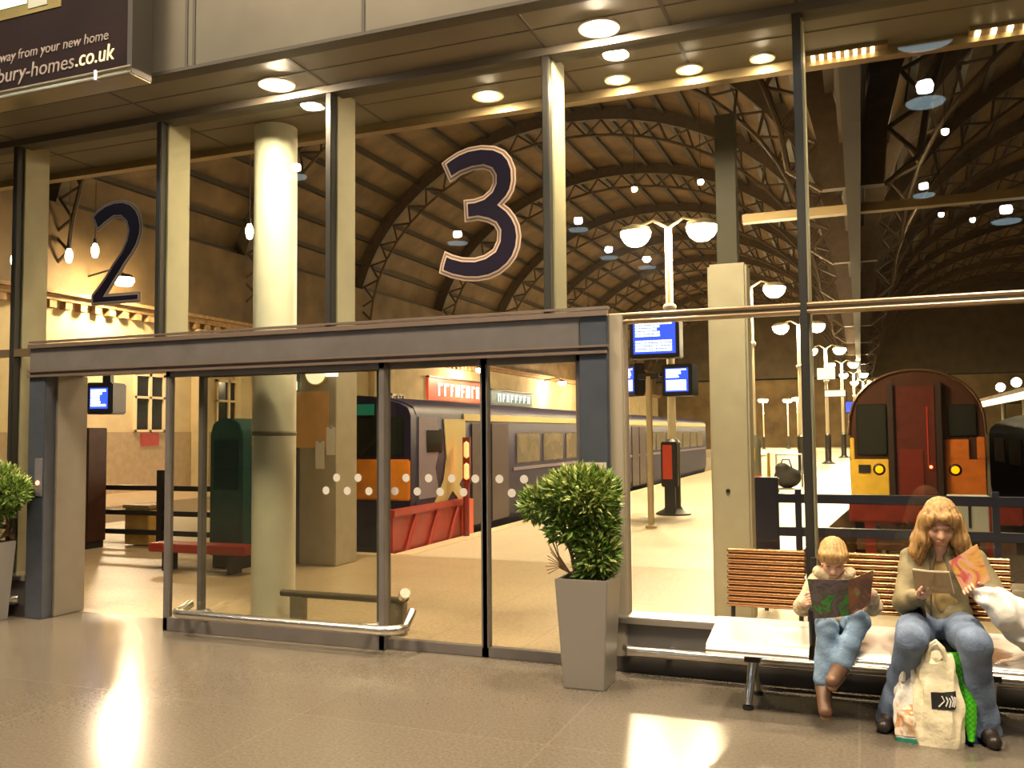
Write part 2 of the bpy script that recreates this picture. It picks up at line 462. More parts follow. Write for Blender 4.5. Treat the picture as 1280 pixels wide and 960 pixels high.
struct('trim_valley_girder', MB().box((-.12, .9, 5.75), (.12, 88, 6.5)), mat('valley iron', (.025, .018, .011), .7))
struct('wall_shed_front', MB().box((-30, .86, ZT + .1), (30, 1.0, 18)), DARKW)

# ---- station building along the left side
fx = -20
fac = sempty('wall_station_building', (fx, 0, 0))
b = MB().box((fx - .5, 8.6, 1.75), (fx, 88, 5.25)); struct('facade', b, CREAMW, fac)
b = MB().box((fx - .5, 4.6, 1.75), (fx - .35, 8.6, 5.0)); struct('facade_recess', b, CREAMW, fac)
b = MB().box((fx - .5, 4.6, -.1), (fx + .03, 88, 1.75)); struct('facade_dado', b, BEIGEW, fac)
b = MB(); b.box((fx - .5, 8.6, 5.25), (fx + .25, 88, 5.4)); b.box((fx - .5, 8.6, 5.4), (fx + .4, 88, 5.5))
y = 8.8
while y < 40: b.box((fx, y, 5.05), (fx + .22, y + .22, 5.25)); y += .5
struct('cornice', b, CORN, fac)
b = MB().box((fx - .5, 8.6, 5.5), (fx - .2, 88, 8)); struct('parapet', b, ROOF, fac)
b = MB().box((fx - .5, .9, 5.0), (fx - .3, 8.6, 8)); struct('upper_wall', b, ROOF, fac)
for y in (16.9, 19, 22, 25, 28): 
    struct('pilaster', MB().box((fx, y, 0), (fx + .3, y + .5, 5.05)), CREAMW, fac)
wn = 20
for y in (10.9, 14.5, 18.1, 21.0, 24.0, 30.0):
    w = sempty('window_%d' % wn, (fx, y, 1.8)); wn += 1
    b = MB()
    for (a, c, d, e) in ((y - .06, y + .02, 1.75, 3.5), (y + 1.1, y + 1.2, 1.75, 3.5), (y - .06, y + 1.2, 3.42, 3.5), (y - .06, y + 1.2, 1.75, 1.82), (y + .52, y + .62, 1.75, 3.5), (y - .06, y + 1.2, 2.75, 2.82)):
        b.box((fx - .02, a, d), (fx + .09, c, e))
    struct('window_frame', b, mat('lit cream joinery', (.80, .66, .40), .5), w)
    struct('window_glass', MB().box((fx, y, 1.8), (fx + .03, y + 1.12, 3.42)), DARKGL, w)

# ================================================================== DOOR ASSEMBLY
DL, DR = -6.98, -1.60
door = sempty('door_1', (DL, 0, 0))
b = MB().box((DL, -.10, 2.17), (DR - .20, .32, 2.41)); struct('door_header', b, FRAME, door, bevel=.006)
b = MB().box((DR - .195, -.10, 2.17), (DR, .32, 2.41)); struct('header_end', b, FRAMEB, door, bevel=.006)
b = MB(); b.box((DL, -.125, 2.405), (DR + .01, -.09, 2.44)); b.box((DL, -.115, 2.455), (DR + .01, -.05, 2.47)); b.box((DL, -.118, 2.19), (DR + .01, -.09, 2.205)); b.box((DL, -.125, 2.145), (DR + .0, -.09, 2.165))
struct('header_lip', b, LIP, door)
struct('left_jamb', MB().box((DL, -.10, 0), (DL + .20, .02, 2.17)), FRAMEB, door, bevel=.006)
struct('left_jamb_reveal', MB().box((DL + .02, .02, 0), (DL + .215, .36, 2.17)), JAMB, door, bevel=.006)
struct('right_jamb', MB().box((DR - .20, -.10, 0), (DR, .02, 2.17)), FRAMEB, door, bevel=.006)
struct('right_jamb_reveal', MB().box((DR + .0, -.06, 0), (DR + .10, .10, ZD)), mat('lit jamb side', (.36, .31, .23), .45, .15), door, bevel=.008)  # side face lightened in colour to look lit beside the dark jamb front
# fixed screen on the left (x -5.4 .. -3.36), two narrow leaves to its right
def leaf(nm, x0, x1, y, bot, st, m):
    b = MB(); b.box((x0, y - .03, .0), (x0 + st, y + .03, 2.17)); b.box((x1 - st, y - .03, 0), (x1, y + .03, 2.17))
    b.box((x0, y - .03, 0), (x1, y + .03, bot)); b.box((x0, y - .03, 2.10), (x1, y + .03, 2.17))
    l = struct(nm, b, FRAME, door, bevel=.004)
    struct('leaf_glass', MB().box((x0 + st, y - .005, bot), (x1 - st, y + .005, 2.1)), DGLASS, l, smooth=False, origin=wloc(door))
    return l
leaf('sliding_leaf', -5.43, -3.34, -.06, .11, .05, FRAME)
leaf('sliding_leaf', -5.22, -3.45, .10, .06, .05, FRAME)
leaf('sliding_leaf', -3.40, -2.53, -.0, .075, .05, FRAME)
leaf('sliding_leaf', -2.57, DR - .2, .0, .075, .05, FRAME)
# safety dots on the glass
DOT = mat('frosted dot', (.62, .58, .52), .6)
k = 0
for row, z in ((0, 1.275), (1, 1.175)):
    x = -5.10 + row * .095
    while x < -1.85:
        if abs(x + 3.37) > .06 and abs(x + 2.55) > .05 and x > -3.95:
            yy = -.0675 if x < -3.38 else -.0085
            struct('safety_dot', MB().cyl((x, yy, z), (x, yy - .002, z), .031, seg=14), DOT, door)
        x += .19
# stickers and reader on the jambs
STK = mat('sticker white', (.55, .48, .42), .5); STR = mat('sticker red', (.55, .09, .05), .5)
s_ = thing('no_smoking_sticker', 'round red ringed sticker on pale card stuck on the right door jamb above the plant', 'sticker', (-1.69, -.103, 1.31))
obj('card', MB().box((-1.765, -.105, 1.22), (-1.615, -.101, 1.40)), STK, s_)
b = MB(); n = 28
b.tube([(-1.69 + .052 * math.cos(2 * PI * i / n), -.107, 1.315 + .06 * math.sin(2 * PI * i / n)) for i in range(n + 1)], .006, 6); b.tube([(-1.725, -.107, 1.355), (-1.655, -.107, 1.275)], .005, 6)
obj('ring', b, STR, s_)
obj('cigarette', MB().box((-1.73, -.108, 1.305), (-1.66, -.105, 1.318)), BLACK, s_)
s_ = thing('door_reader', 'small grey door reader with a red light on the left jamb', 'reader', (-6.84, -.10, 1.22))
obj('plate', MB().box((-6.88, -.112, 1.08), (-6.79, -.10, 1.42)), mat('reader grey', (.14, .13, .14), .5), s_, bevel=.004)
obj('red_light', MB().cyl((-6.835, -.112, 1.2), (-6.835, -.12, 1.2), .02, seg=12), REDL, s_)

# crash rail in front of the screen
def rail_path(x0, x1, y, z, back, r=.10, hookz=0.):
    P = [(x0, back, z + .03)]
    for i in range(7): a = i / 6 * PI / 2; P.append((x0 + r - r * math.cos(a), y + r - r * math.sin(a), z))
    for i in range(7): a = i / 6 * PI / 2; P.append((x1 - r + r * math.sin(a), y + r - r * math.cos(a), z))
    P.append((x1, back, z + hookz))
    return P
t = thing('crash_rail', 'polished tubular crash rail bending around the foot of the glass door screen', 'rail', (-4.2, -.2, 0))
obj('rail_tube', MB().tube(rail_path(-5.20, -3.14, -.27, .19, -.02, .14, .10), .034, 14), CHROME, t)
for x in (-5.0, -3.42):
    obj('bracket', MB().cyl((x, -.26, .205), (x, -.03, .16), .022, seg=12).cyl((x, -.09, .15), (x, -.05, .15), .05, seg=14), STEEL, t)
t = thing('crash_rail', 'polished tubular crash rail along the glass wall behind the bench', 'rail', (.5, -.2, 0))
obj('rail_tube', MB().tube([(-1.49, -.10, .165), (-1.47, -.16, .165), (3.2, -.16, .165)], .036, 14), CHROME, t)
for x in (-1.2, .3, 1.8): obj('bracket', MB().cyl((x, -.16, .165), (x, -.05, .165), .02, seg=12), STEEL, t)
t = thing('crash_rail', 'short polished crash rail at the wall foot left of the doors', 'rail', (-8, -.2, 0))
obj('rail_tube', MB().tube([(-9.2, -.16, .165), (-7.15, -.16, .165), (-7.05, -.1, .165)], .036, 14), CHROME, t)
for x in (-8.4, -7.4): obj('bracket', MB().cyl((x, -.16, .165), (x, -.05, .165), .02, seg=12), STEEL, t)
# rail on the platform side of the screen
t = thing('low_rail', 'dark low guard rail on the platform side of the door screen', 'rail', (-4, .5, 0))
obj('rail_tube', MB().tube([(-4.62, .42, .27), (-3.55, .42, .27), (-3.42, .36, .28), (-3.34, .24, .33)], .03, 12), mat('dull rail', (.16, .13, .09), .4, .6), t)
for x in (-4.45, -3.5): obj('foot', MB().box((x - .06, .38, 0), (x + .06, .46, .25)), mat('dull foot', (.25, .2, .13), .5), t)
obj('end_cap', MB().cyl((-3.36, .24, .34), (-3.31, .18, .38), .04, seg=14), CHROME, t)

# ================================================================== NUMERALS
THREE = [(-2.894, 3.647), (-2.831, 3.684), (-2.755, 3.719), (-2.673, 3.74), (-2.564, 3.745), (-2.457, 3.725), (-2.378, 3.684), (-2.326, 3.622), (-2.295, 3.538), (-2.292, 3.445), (-2.309, 3.373), (-2.342, 3.321), (-2.385, 3.282), (-2.343, 3.247), (-2.298, 3.187), (-2.266, 3.117), (-2.254, 3.036), (-2.265, 2.952), (-2.294, 2.881), (-2.347, 2.818), (-2.419, 2.768), (-2.505, 2.737), (-2.599, 2.728), (-2.706, 2.737), (-2.815, 2.766), (-2.918, 2.811), (-2.904, 2.88), (-2.869, 2.975), (-2.801, 2.941), (-2.719, 2.915), (-2.624, 2.905), (-2.544, 2.92), (-2.477, 2.957), (-2.447, 3.016), (-2.443, 3.084), (-2.469, 3.13), (-2.522, 3.159), (-2.595, 3.181), (-2.704, 3.177), (-2.713, 3.347), (-2.621, 3.347), (-2.554, 3.362), (-2.5, 3.4), (-2.476, 3.447), (-2.475, 3.497), (-2.499, 3.537), (-2.552, 3.562), (-2.633, 3.561), (-2.729, 3.538), (-2.825, 3.492)]
TWO = [(-6.368, 3.575), (-6.307, 3.629), (-6.214, 3.674), (-6.107, 3.696), (-6.0, 3.694), (-5.908, 3.66), (-5.839, 3.6), (-5.801, 3.531), (-5.781, 3.441), (-5.79, 3.36), (-5.826, 3.269), (-5.884, 3.192), (-5.958, 3.115), (-6.017, 3.037), (-6.076, 2.97), (-6.158, 2.869), (-5.788, 2.868), (-5.794, 2.77), (-6.357, 2.769), (-6.359, 2.871), (-6.291, 2.932), (-6.2, 3.027), (-6.11, 3.139), (-6.021, 3.238), (-5.969, 3.329), (-5.951, 3.41), (-5.973, 3.483), (-6.027, 3.53), (-6.103, 3.537), (-6.195, 3.492), (-6.294, 3.429)]
def inset(P, d):
    n = len(P); out = []
    for i in range(n):
        a, p, c = Vector(P[i - 1]), Vector(P[i]), Vector(P[(i + 1) % n])
        e0 = (p - a).normalized(); e1 = (c - p).normalized()
        n0 = Vector((e0.y, -e0.x)); n1 = Vector((e1.y, -e1.x))      # clockwise polygon: inside is to the right
        m = (n0 + n1); m = m.normalized(); k = d / max(.45, m.dot(n0))
        out.append(tuple(p + m * k))
    return out
NUMO = mat('numeral outline', (.52, .38, .28), .45); NUMB = mat('numeral brown line', (.16, .11, .075), .5); NUMF = mat('numeral navy', (.010, .007, .016), .4, spec=.15)
def numeral(P, label, cx, rings):
    t = thing('numeral', label, 'number', (cx, -.006, 2.7))
    y = -.004
    for nm, d, m in rings:
        obj(nm, MB().prism(inset(P, d) if d else P, 'y', y - .003, y), m, t, smooth=False); y -= .003
numeral(THREE, 'large dark navy number 3 with a pale outline on the glass', -2.57, (('outer_outline', 0, NUMO), ('outline_gap', .010, NUMB), ('inner_outline', .024, NUMO), ('fill', .036, NUMF)))
numeral(TWO, 'large dark number 2 with a grey outline on the glass', -6.07, (('outer_outline', 0, mat('numeral grey outline', (.30, .25, .20), .5)), ('outline_gap', .009, NUMB), ('inner_outline', .020, MATS['numeral grey outline']), ('fill', .029, NUMF)))

# ================================================================== ADVERT BOARD
t = thing('advert_board', 'dark advert board with pale web address lettering hung on the fascia', 'sign', (-6.2, -1.0, 4.3))
obj('board', MB().box((-8.2, -1.0, 4.34), (-4.965, -.83, 6.2)), mat('advert brown', (.016, .008, .008), .5, spec=.12, var=.3, vscale=2), t)
b = MB(); b.cyl((-8.2, -1.02, 4.33), (-4.93, -1.02, 4.33), .016, seg=10); b.cyl((-8.2, -1.02, 4.285), (-4.93, -1.02, 4.285), .016, seg=10); b.box((-8.2, -1.02, 4.27), (-4.93, -.83, 4.34))
obj('bottom_rail', b, mat('board rail', (.36, .32, .22), .3, .7), t)
obj('side_rail', MB().box((-4.965, -1.03, 4.28), (-4.92, -.83, 6.2)), mat('board side', (.09, .08, .065), .4, .5), t)
obj('rail_clip', MB().box((-5.27, -1.045, 4.27), (-5.24, -1.0, 4.345)), CHROME, t)
obj('picture_panel', MB().box((-8.1, -1.006, 4.93), (-5.66, -1.0, 5.6)), mat('olive picture', (.20, .16, .045), .5, var=.3, vscale=2), t)
obj('picture_lit_patch', MB().box((-6.35, -1.012, 5.02), (-6.02, -1.006, 5.3)), emi('lit board patch', (.75, 1, .55), 1.1), t)
obj('picture_pale_patch', MB().box((-6.0, -1.011, 4.97), (-5.8, -1.006, 5.06)), mat('pale patch', (.42, .45, .38), .5), t)
ADT = mat('advert lettering', (.30, .25, .22), .5); ADB = mat('advert bright lettering', (.95, .8, .5), .4, emit=(1, .8, .45), strength=.35)
text_obj('slogan_lettering', 'away from your new home', .115, ADT, t, (-6.35, -1.003, 4.585), 1.17, .003, .1)
text_obj('address_lettering', 'lbury-homes', .17, ADT, t, (-6.36, -1.003, 4.42), .84, .003, .1)
text_obj('bright_lettering', '.co.uk', .18, ADB, t, (-5.50, -1.003, 4.425), .38, .003, .1)

# ================================================================== DOWNLIGHTS
def downlight(x, y, label, m, r=.10, grp='downlights in the canopy soffit'):
    t = thing('downlight', label, 'ceiling light', (x, y, ZT - .004), grp)
    obj('trim_ring', MB().lathe([(r, -.012), (r + .04, -.012), (r + .045, 0), (r, 0)], (x, y, ZT - .004)), CREAMP, t)
    obj('lamp', MB().lathe([(0.0001, -.03), (r * .6, -.024), (r, -.008), (r, 0)], (x, y, ZT - .004)), m, t)
downlight(-4.22, -.24, 'glaring soffit downlight in front of the tall white column', DOWNL)
downlight(-1.59, -.22, 'glaring soffit downlight above the right end of the doors', DOWNL)
downlight(1.05, -.22, 'soffit downlight over the bench beyond the upper right picture edge', DOWNL)
downlight(-2.77, .62, 'bright oval downlight inside the glass above number 3', INDOWN, .09, 'downlights inside the glass')
downlight(-1.70, .70, 'leftmost of the three flush lights inside the glass right of the long mullion', INDOWN, .06, 'downlights inside the glass')
downlight(-1.14, .72, 'second flush light inside the glass, near the middle of the pane', INDOWN, .06, 'downlights inside the glass')
downlight(-.60, .72, 'third flush light inside the glass, just left of the dark right mullion', INDOWN, .05, 'downlights inside the glass')
t = thing('strip_light', 'row of small bright lamps under the inner soffit edge right of the dark mullion', 'strip light', (-.05, .80, ZT))
obj('tray', MB().box((-.33, .76, ZT - .03), (.26, .86, ZT - .002)), TRANS, t)
for i in range(8): obj('lamp', MB().box((-.26 + i * .058, .765, ZT - .045), (-.235 + i * .058, .85, ZT - .03)), STRIPL, t)
t = thing('strip_light', 'row of small lamps under the inner soffit edge at the right picture edge', 'strip light', (1.15, .80, ZT))
obj('tray', MB().box((.78, .76, ZT - .03), (1.5, .86, ZT - .002)), TRANS, t)
for i in range(5): obj('lamp', MB().box((.82 + i * .1, .765, ZT - .045), (.85 + i * .1, .85, ZT - .03)), STRIPL, t)

# ================================================================== COLUMNS AND PILLARS
t = thing('round_column', 'tall round white column behind the door glass, brightly lit at the top', 'column', (-4.86, .63, 0))
obj('shaft', MB().lathe([(.19, 0), (.19, ZT)], (-4.86, .63, 0), 40), mat('white column', (.80, .76, .62), .45, var=.05), t)
obj('joint_ring', MB().lathe([(.19, 1.60), (.196, 1.61), (.196, 1.63), (.19, 1.64)], (-4.86, .63, 0), 40), JAMB, t)
obj('base_ring', MB().lathe([(.205, 0), (.205, .03), (.19, .05)], (-4.86, .63, 0), 40), GREYM, t)
t = thing('steel_pillar', 'broad beige square steel pillar behind the glass left of the bench', 'pillar', (-1.02, 1.9, 0))
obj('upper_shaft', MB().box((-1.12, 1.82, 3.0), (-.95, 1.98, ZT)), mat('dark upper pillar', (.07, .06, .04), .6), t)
obj('shaft', MB().box((-1.2, 1.75, 0), (-.87, 2.05, 3.05)), mat('beige pillar', (.50, .43, .32), .5, .1, var=.06), t, bevel=.02)
obj('side_tube', MB().cyl((-1.22, 2.2, 0), (-1.22, 2.2, 3.0), .04, seg=12), MATS['beige pillar'], t)
obj('bolt', MB().cyl((-1.06, 1.75, 1.1), (-1.06, 1.735, 1.1), .018, seg=8), MULLD, t)
t = thing('notice_pillar', 'grey pillar with white paper notices standing by the end of the orange train', 'pillar', (-6.3, 3.7, 0))
obj('shaft', MB().box((-6.55, 3.45, 0), (-6.02, 3.95, 2.9)), mat('taupe pillar', (.42, .36, .26), .5, var=.08), t, bevel=.01)
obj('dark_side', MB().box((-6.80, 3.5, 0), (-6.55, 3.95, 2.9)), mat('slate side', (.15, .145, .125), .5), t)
obj('orange_poster', MB().box((-6.76, 3.44, 1.45), (-6.12, 3.45, 2.15)), mat('poster orange', (.75, .42, .16), .5, var=.1), t)
for i, (x, z) in enumerate(((-6.23, 1.36), (-6.075, 1.53))):
    p = thing('paper_notice', ('lower white paper notice taped on the grey pillar', 'upper white paper notice taped at the right edge of the grey pillar')[i], 'notice', (x, 3.43, z), 'paper notices on the pillar')
    obj('sheet', MB().grid(lambda u, v, x=x, z=z: (x - .065 + .13 * u, 3.43 - .008 * math.sin(v * 3), z - .17 + .34 * v), 3, 6, .002), mat('paper', (.90, .84, .74), .6), p)
    obj('tape', MB().box((x - .02, 3.42, z + .15), (x + .02, 3.44, z + .2)), STK, p)
t = thing('station_clock', 'round cream clock hanging just under the door header', 'clock', (-6.28, 3.5, 2.42))
obj('case', MB().cyl((-6.28, 3.40, 2.38), (-6.28, 3.52, 2.38), .165, seg=28), mat('clock case', (.55, .38, .10), .4), t)
obj('dial', MB().cyl((-6.28, 3.39, 2.38), (-6.28, 3.40, 2.38), .145, seg=28), emi('clock face lit', (1, .86, .5), 1.1), t)
obj('hands', MB().box((-6.286, 3.38, 2.42), (-6.274, 3.39, 2.51)).box((-6.28, 3.38, 2.414), (-6.22, 3.39, 2.426)), BLACK, t)
obj('bracket', MB().cyl((-6.28, 3.46, 2.54), (-6.28, 3.46, 2.9), .015, seg=8), BLACK, t)
t = thing('lit_sign', 'small bright white sign beside the round clock', 'sign', (-6.02, 3.35, 2.36))
obj('face', MB().box((-6.10, 3.34, 2.32), (-5.93, 3.36, 2.46)), emi('white sign lit', (1, .92, .75), 2), t)
obj('bracket', MB().box((-6.03, 3.36, 2.4), (-6.0, 3.46, 2.43)), BLACK, t)
t = thing('lit_sign', 'pale yellow green lit sign high on the dark left side of the notice pillar', 'sign', (-6.68, 3.4, 2.2))
obj('face', MB().box((-6.79, 3.40, 2.17), (-6.57, 3.43, 2.28)), emi('pale sign lit', (.95, 1, .7), 1.2), t)
obj('bracket', MB().box((-6.7, 3.43, 2.2), (-6.67, 3.52, 2.24)), BLACK, t)

# teal machine, low red bench
t = thing('teal_cabinet', 'tall teal rounded cabinet seen through the door screen left of the white column', 'cabinet', (-7.23, 3.1, 0))
obj('body', MB().prism([(-7.47, .15), (-6.98, .15), (-6.98, 1.62), (-7.03, 1.75), (-7.15, 1.82), (-7.32, 1.82), (-7.43, 1.75), (-7.47, 1.62)], 'y', 2.9, 3.3), TEAL, t, bevel=.01)
obj('panel', MB().box((-7.40, 2.885, .95), (-7.05, 2.9, 1.55)), mat('teal panel', (.015, .05, .055), .25), t)
obj('plinth', MB().box((-7.44, 2.93, 0), (-7.0, 3.28, .15)), BLACK, t)
t = thing('red_bench', 'low red plank bench in front of the teal cabinet', 'bench', (-7.45, 2.6, 0))
obj('plank', MB().box((-8.0, 2.45, .23), (-6.6, 2.75, .33)), REDP, t, bevel=.01)
for x in (-7.8, -6.85): obj('leg', MB().box((x - .03, 2.5, 0), (x + .03, 2.7, .23)), BLACK, t)

# ================================================================== POSTS, PLATFORM LAMPS
def lamp_post(loc, label, globe, first=None):
    if first is not None: return dup(first, loc, label, 'twin globe platform lamps')
    x, y, _ = loc
    t = thing('platform_lamp', label, 'lamp post', loc, 'twin globe platform lamps')
    obj('base', MB().lathe([(.34, 0), (.34, .03), (.2, .10), (.15, .16), (.15, 1.36), (.17, 1.40), (.10, 1.47)], (x, y, 0)), mat('lamp base black', (.03, .028, .022), .4), t)
    obj('post', MB().lathe([(.085, 1.4), (.075, 4.0), (.07, 5.66)], (x, y, 0), 20), CREAMP, t)
    obj('collar', MB().lathe([(.10, 4.0), (.13, 4.04), (.13, 4.1), (.09, 4.14)], (x, y, 0), 20), CREAMP, t)
    obj('crossarm', MB().tube([(x - .62, y, 5.74), (x - .3, y, 5.84), (x, y, 5.66)], .03, 8).tube([(x + .62, y, 5.74), (x + .3, y, 5.84), (x, y, 5.66)], .03, 8), CREAMP, t)
    for s in (-1, 1):
        g = obj('globe', MB().lathe([(.0001, -.24), (.13, -.215), (.23, -.14), (.29, -.03), (.30, .05), (.26, .12)], (x + s * .66, y, 5.58), 24), globe, t)
        obj('globe_cap', MB().lathe([(.31, .05), (.28, .14), (.12, .2), (.0001, .21)], (x + s * .66, y, 5.58), 24), CREAMP, g, origin=wloc(t))
    return t
L0 = lamp_post((-3.45, 11.48, 0), 'nearest twin lamp post with a black base and departure screens', GLOBE)
for loc, lb in (((-2.80, 19.8, 0), 'second platform lamp post, standing just right of the beige pillar'), ((-2.09, 29.6, 0), 'third platform lamp post, just left of the dark right mullion'), ((-1.5, 40.5, 0), 'fourth platform lamp post, first one right of the dark mullion'), ((-.95, 51, 0), 'fifth platform lamp post, close to the left of the end of the right train'),
               ((-.35, 62, 0), 'sixth platform lamp post far down the platform, above the roof edge of the right train'), ((.3, 73, 0), 'farthest platform lamp post at the end of the row')):
    lamp_post(loc, lb, None, L0)
struct('floor_platform_throat', MB().box((-9.0, 58, -1), (-5.6, 90, -.003)), PLAT)
for loc, lb in (((-9.5, 80, 0), 'far small lamp post left of the gap beside the right pillar'), ((-8.2, 78, 0), 'second far small lamp post right of the beige pillar'), ((-6.2, 80, 0), 'third far small lamp post just left of the dark mullion'), ((-5.1, 76, 0), 'fourth far small lamp post right beside the dark mullion')):
    dup(L0, loc, lb, 'twin globe platform lamps', 1.2, (.72, .72, .80))
t = thing('help_point', 'narrow red panel with dark surround on the base of the nearest lamp post', 'help point', (-3.47, 11.26, 0))
obj('case', MB().box((-3.62, 11.18, .55), (-3.30, 11.34, 1.42)), BLACK, t, bevel=.02)
obj('red_front', MB().box((-3.58, 11.165, .70), (-3.40, 11.18, 1.36)), mat('deep red panel', (.42, .04, .02), .4, emit=(1, .1, .02), strength=.12), t)
obj('stem', MB().box((-3.56, 11.2, 0), (-3.36, 11.33, .55)), BLACK, t)
t = thing('slim_post', 'slim beige post standing on the platform just left of the nearest lamp post', 'post', (-3.32, 8.9, 0))
obj('shaft', MB().lathe([(.055, 0), (.055, 2.55)], (-3.32, 8.9, 0), 14), mat('beige post', (.46, .36, .22), .5), t)
obj('foot_plate', MB().lathe([(.10, 0), (.10, .03), (.06, .06)], (-3.32, 8.9, 0), 14), MATS['beige post'], t)
obj('top_plate', MB().box((-3.5, 8.86, 2.5), (-3.14, 8.94, 2.6)), BLACK, t)

def monitor(cx, cy, cz, w, h, label, rz=0., rows=9, seed=1, hang=None, dp=.42):
    t = thing('departure_screen', label, 'screen', (cx, cy, cz), 'departure screens', rz)
    O = Vector((cx, cy, cz)); rnd = random.Random(seed)
    obj('housing', MB().box((-w / 2 - .07, .0, -h / 2 - .08), (w / 2 + .07, dp, h / 2 + .08)).box((-w / 2 + .05, dp - .02, -h / 2), (w / 2 - .05, dp * 1.4, h / 2 - .05)), BLACK, t, bevel=.02, origin=(0, 0, 0))
    obj('screen', MB().box((-w / 2, -.012, -h / 2), (w / 2, .0, h / 2)), SCREEN, t, origin=(0, 0, 0))
    b = MB()
    rh = h / (rows + 1)
    for r in range(rows):
        z = h / 2 - rh * (r + .9); x = -w / 2 + w * .05
        if rows > 6 and r in (5,): continue
        end = w / 2 - w * (.08 if r > 4 or r == 0 else rnd.uniform(.25, .5))
        while x < end:
            l = rnd.uniform(.03, .10) * w / .9
            b.box((x, -.02, z - rh * .36), (min(x + l, end), -.012, z + rh * .36)); x += l + .016 * w
    obj('text_rows', b, SCRTXT, t, origin=(0, 0, 0))
    if hang: obj('bracket', MB().box(hang[0], hang[1]), BLACK, t, origin=(0, 0, 0))
    return t
monitor(-3.58, 10.6, 3.40, .80, .62, 'large blue departure screen beside the header corner, topmost on the lamp post', 0., 10, 3, ((.1, .3, -.05), (.2, .86, .05)))
monitor(-3.17, 10.6, 2.58, .44, .44, 'smaller blue departure screen below the large one on the lamp post', -.12, 12, 4, ((-.34, .3, -.05), (-.26, .9, .05)))
monitor(-4.06, 10.6, 2.60, .36, .46, 'slim edge-on blue screen just right of the door frame', -.95, 12, 5, ((-.40, .2, .1), (-.30, 1.0, .16)), .2)
monitor(-10.32, 3.9, 2.17, .26, .30, 'small blue screen seen through the open doorway', .3, 6, 6, ((-.06, .2, .2), (.06, .3, .75)))

# far platform signs
for (x, y, z, w, h, m, lb) in ((-1.05, 38, 3.35, .9, .28, emi('far white sign lit', (1, .9, .7), .8), 'white hanging platform sign right of the dark mullion'),
                               (-.35, 40, 2.75, .55, .5, SCREEN, 'small blue platform screen beside the right train'),
                               (-1.35, 36, 4.15, .75, .5, emi('green sign lit', (.6, 1, .6), .5), 'pale green platform sign high on a post right of the dark mullion')):
    t = thing('platform_sign', lb, 'sign', (x, y, z))
    obj('face', MB().box((x - w / 2, y - .05, z - h / 2), (x + w / 2, y + .05, z + h / 2)), m, t)
    obj('hanger', MB().cyl((x - w / 2 + .05, y, z + h / 2), (x - w / 2 + .05, y, z + h / 2 + .5), .02, seg=6).cyl((x + w / 2 - .05, y, z + h / 2), (x + w / 2 - .05, y, z + h / 2 + .5), .02, seg=6), BLACK, t)
    obj('frame', MB().box((x - w / 2 - .03, y - .03, z - h / 2 - .03), (x + w / 2 + .03, y + .04, z + h / 2 + .03)), BLACK, t)

# ================================================================== LAMPS IN THE SHED AND THE CONCOURSE
P0 = None
OV = [(-14.64, 4.92, 'leftmost oval pendant lamp at the left picture edge'), (-13.28, 4.89, 'oval pendant lamp left of the number 2'), (-12.66, 4.93, 'oval pendant lamp just behind the left edge of the number 2'),
      (-10.87, 4.97, 'oval pendant lamp right beside the second mullion'), (-9.31, 4.97, 'oval pendant lamp at the left edge of the white column'), (-7.38, 4.25, 'lower oval pendant lamp just right of the third mullion')]
for x, z, lb in OV:
    if P0 is None:
        P0 = thing('oval_pendant', lb, 'pendant lamp', (x, 6, z), 'oval pendants over the cross platform')
        obj('bulb', MB().lathe([(.0001, -.13), (.04, -.11), (.062, -.03), (.062, .05), (.03, .13), (.02, .16)], (0, 0, 0), 16), OVAL, P0, origin=(0, 0, 0))
        obj('cap', MB().lathe([(.03, .13), (.03, .22), (.0001, .24)], (0, 0, 0), 12), BLACK, P0, origin=(0, 0, 0))
        obj('rod', MB().cyl((0, 0, .22), (0, 0, 2.6), .008, seg=6), RIBD, P0, origin=(0, 0, 0))
    else: dup(P0, (x, 6, z), lb)
struct('trim_pendant_beam', MB().box((-21, 5.9, 6.85), (-6, 6.1, 7.6)), RIBD)

# concourse pendants behind the viewer: mirrored in the glass
PEND = [(1.15, -9.45, 7.83, 1.0), (1.57, -15.67, 8.91, .9), (-12.73, -7.62, 7.25, .95), (-22.11, -25.57, 12.59, 1.), (-16.6, -30.0, 10.13, 1.), (-11.54, -31.96, 10.69, 1.), (-9.58, -37., 9.7, 1.), (4.78, -27.69, 8.56, 1.), (2.59, -32.08, 10.78, .9), (-11.44, -36.8, 10.3, 1.)]
Q0 = None
for x, y, z, s in PEND:
    lb = 'round white concourse pendant with a disc reflector, seen mirrored in the glass'
    if Q0 is None:
        Q0 = thing('disc_pendant', lb, 'pendant lamp', (x, y, z), 'concourse pendants mirrored in the glass')
        obj('reflector_disc', MB().lathe([(.0001, -.02), (.42, .0), (.46, .05), (.42, .03), (.0001, .0)], (0, 0, 0), 32), PENDD, Q0, origin=(0, 0, 0))
        obj('luminaire', MB().lathe([(.0001, .30), (.17, .32), (.20, .45), (.17, .56), (.0001, .58)], (0, 0, 0), 24), PENDL, Q0, origin=(0, 0, 0))
        obj('stem', MB().cyl((0, 0, 0), (0, 0, 3.0), .012, seg=6), BLACK, Q0, origin=(0, 0, 0))
    else: dup(Q0, (x, y, z), lb, None, 0, (s, s, s))

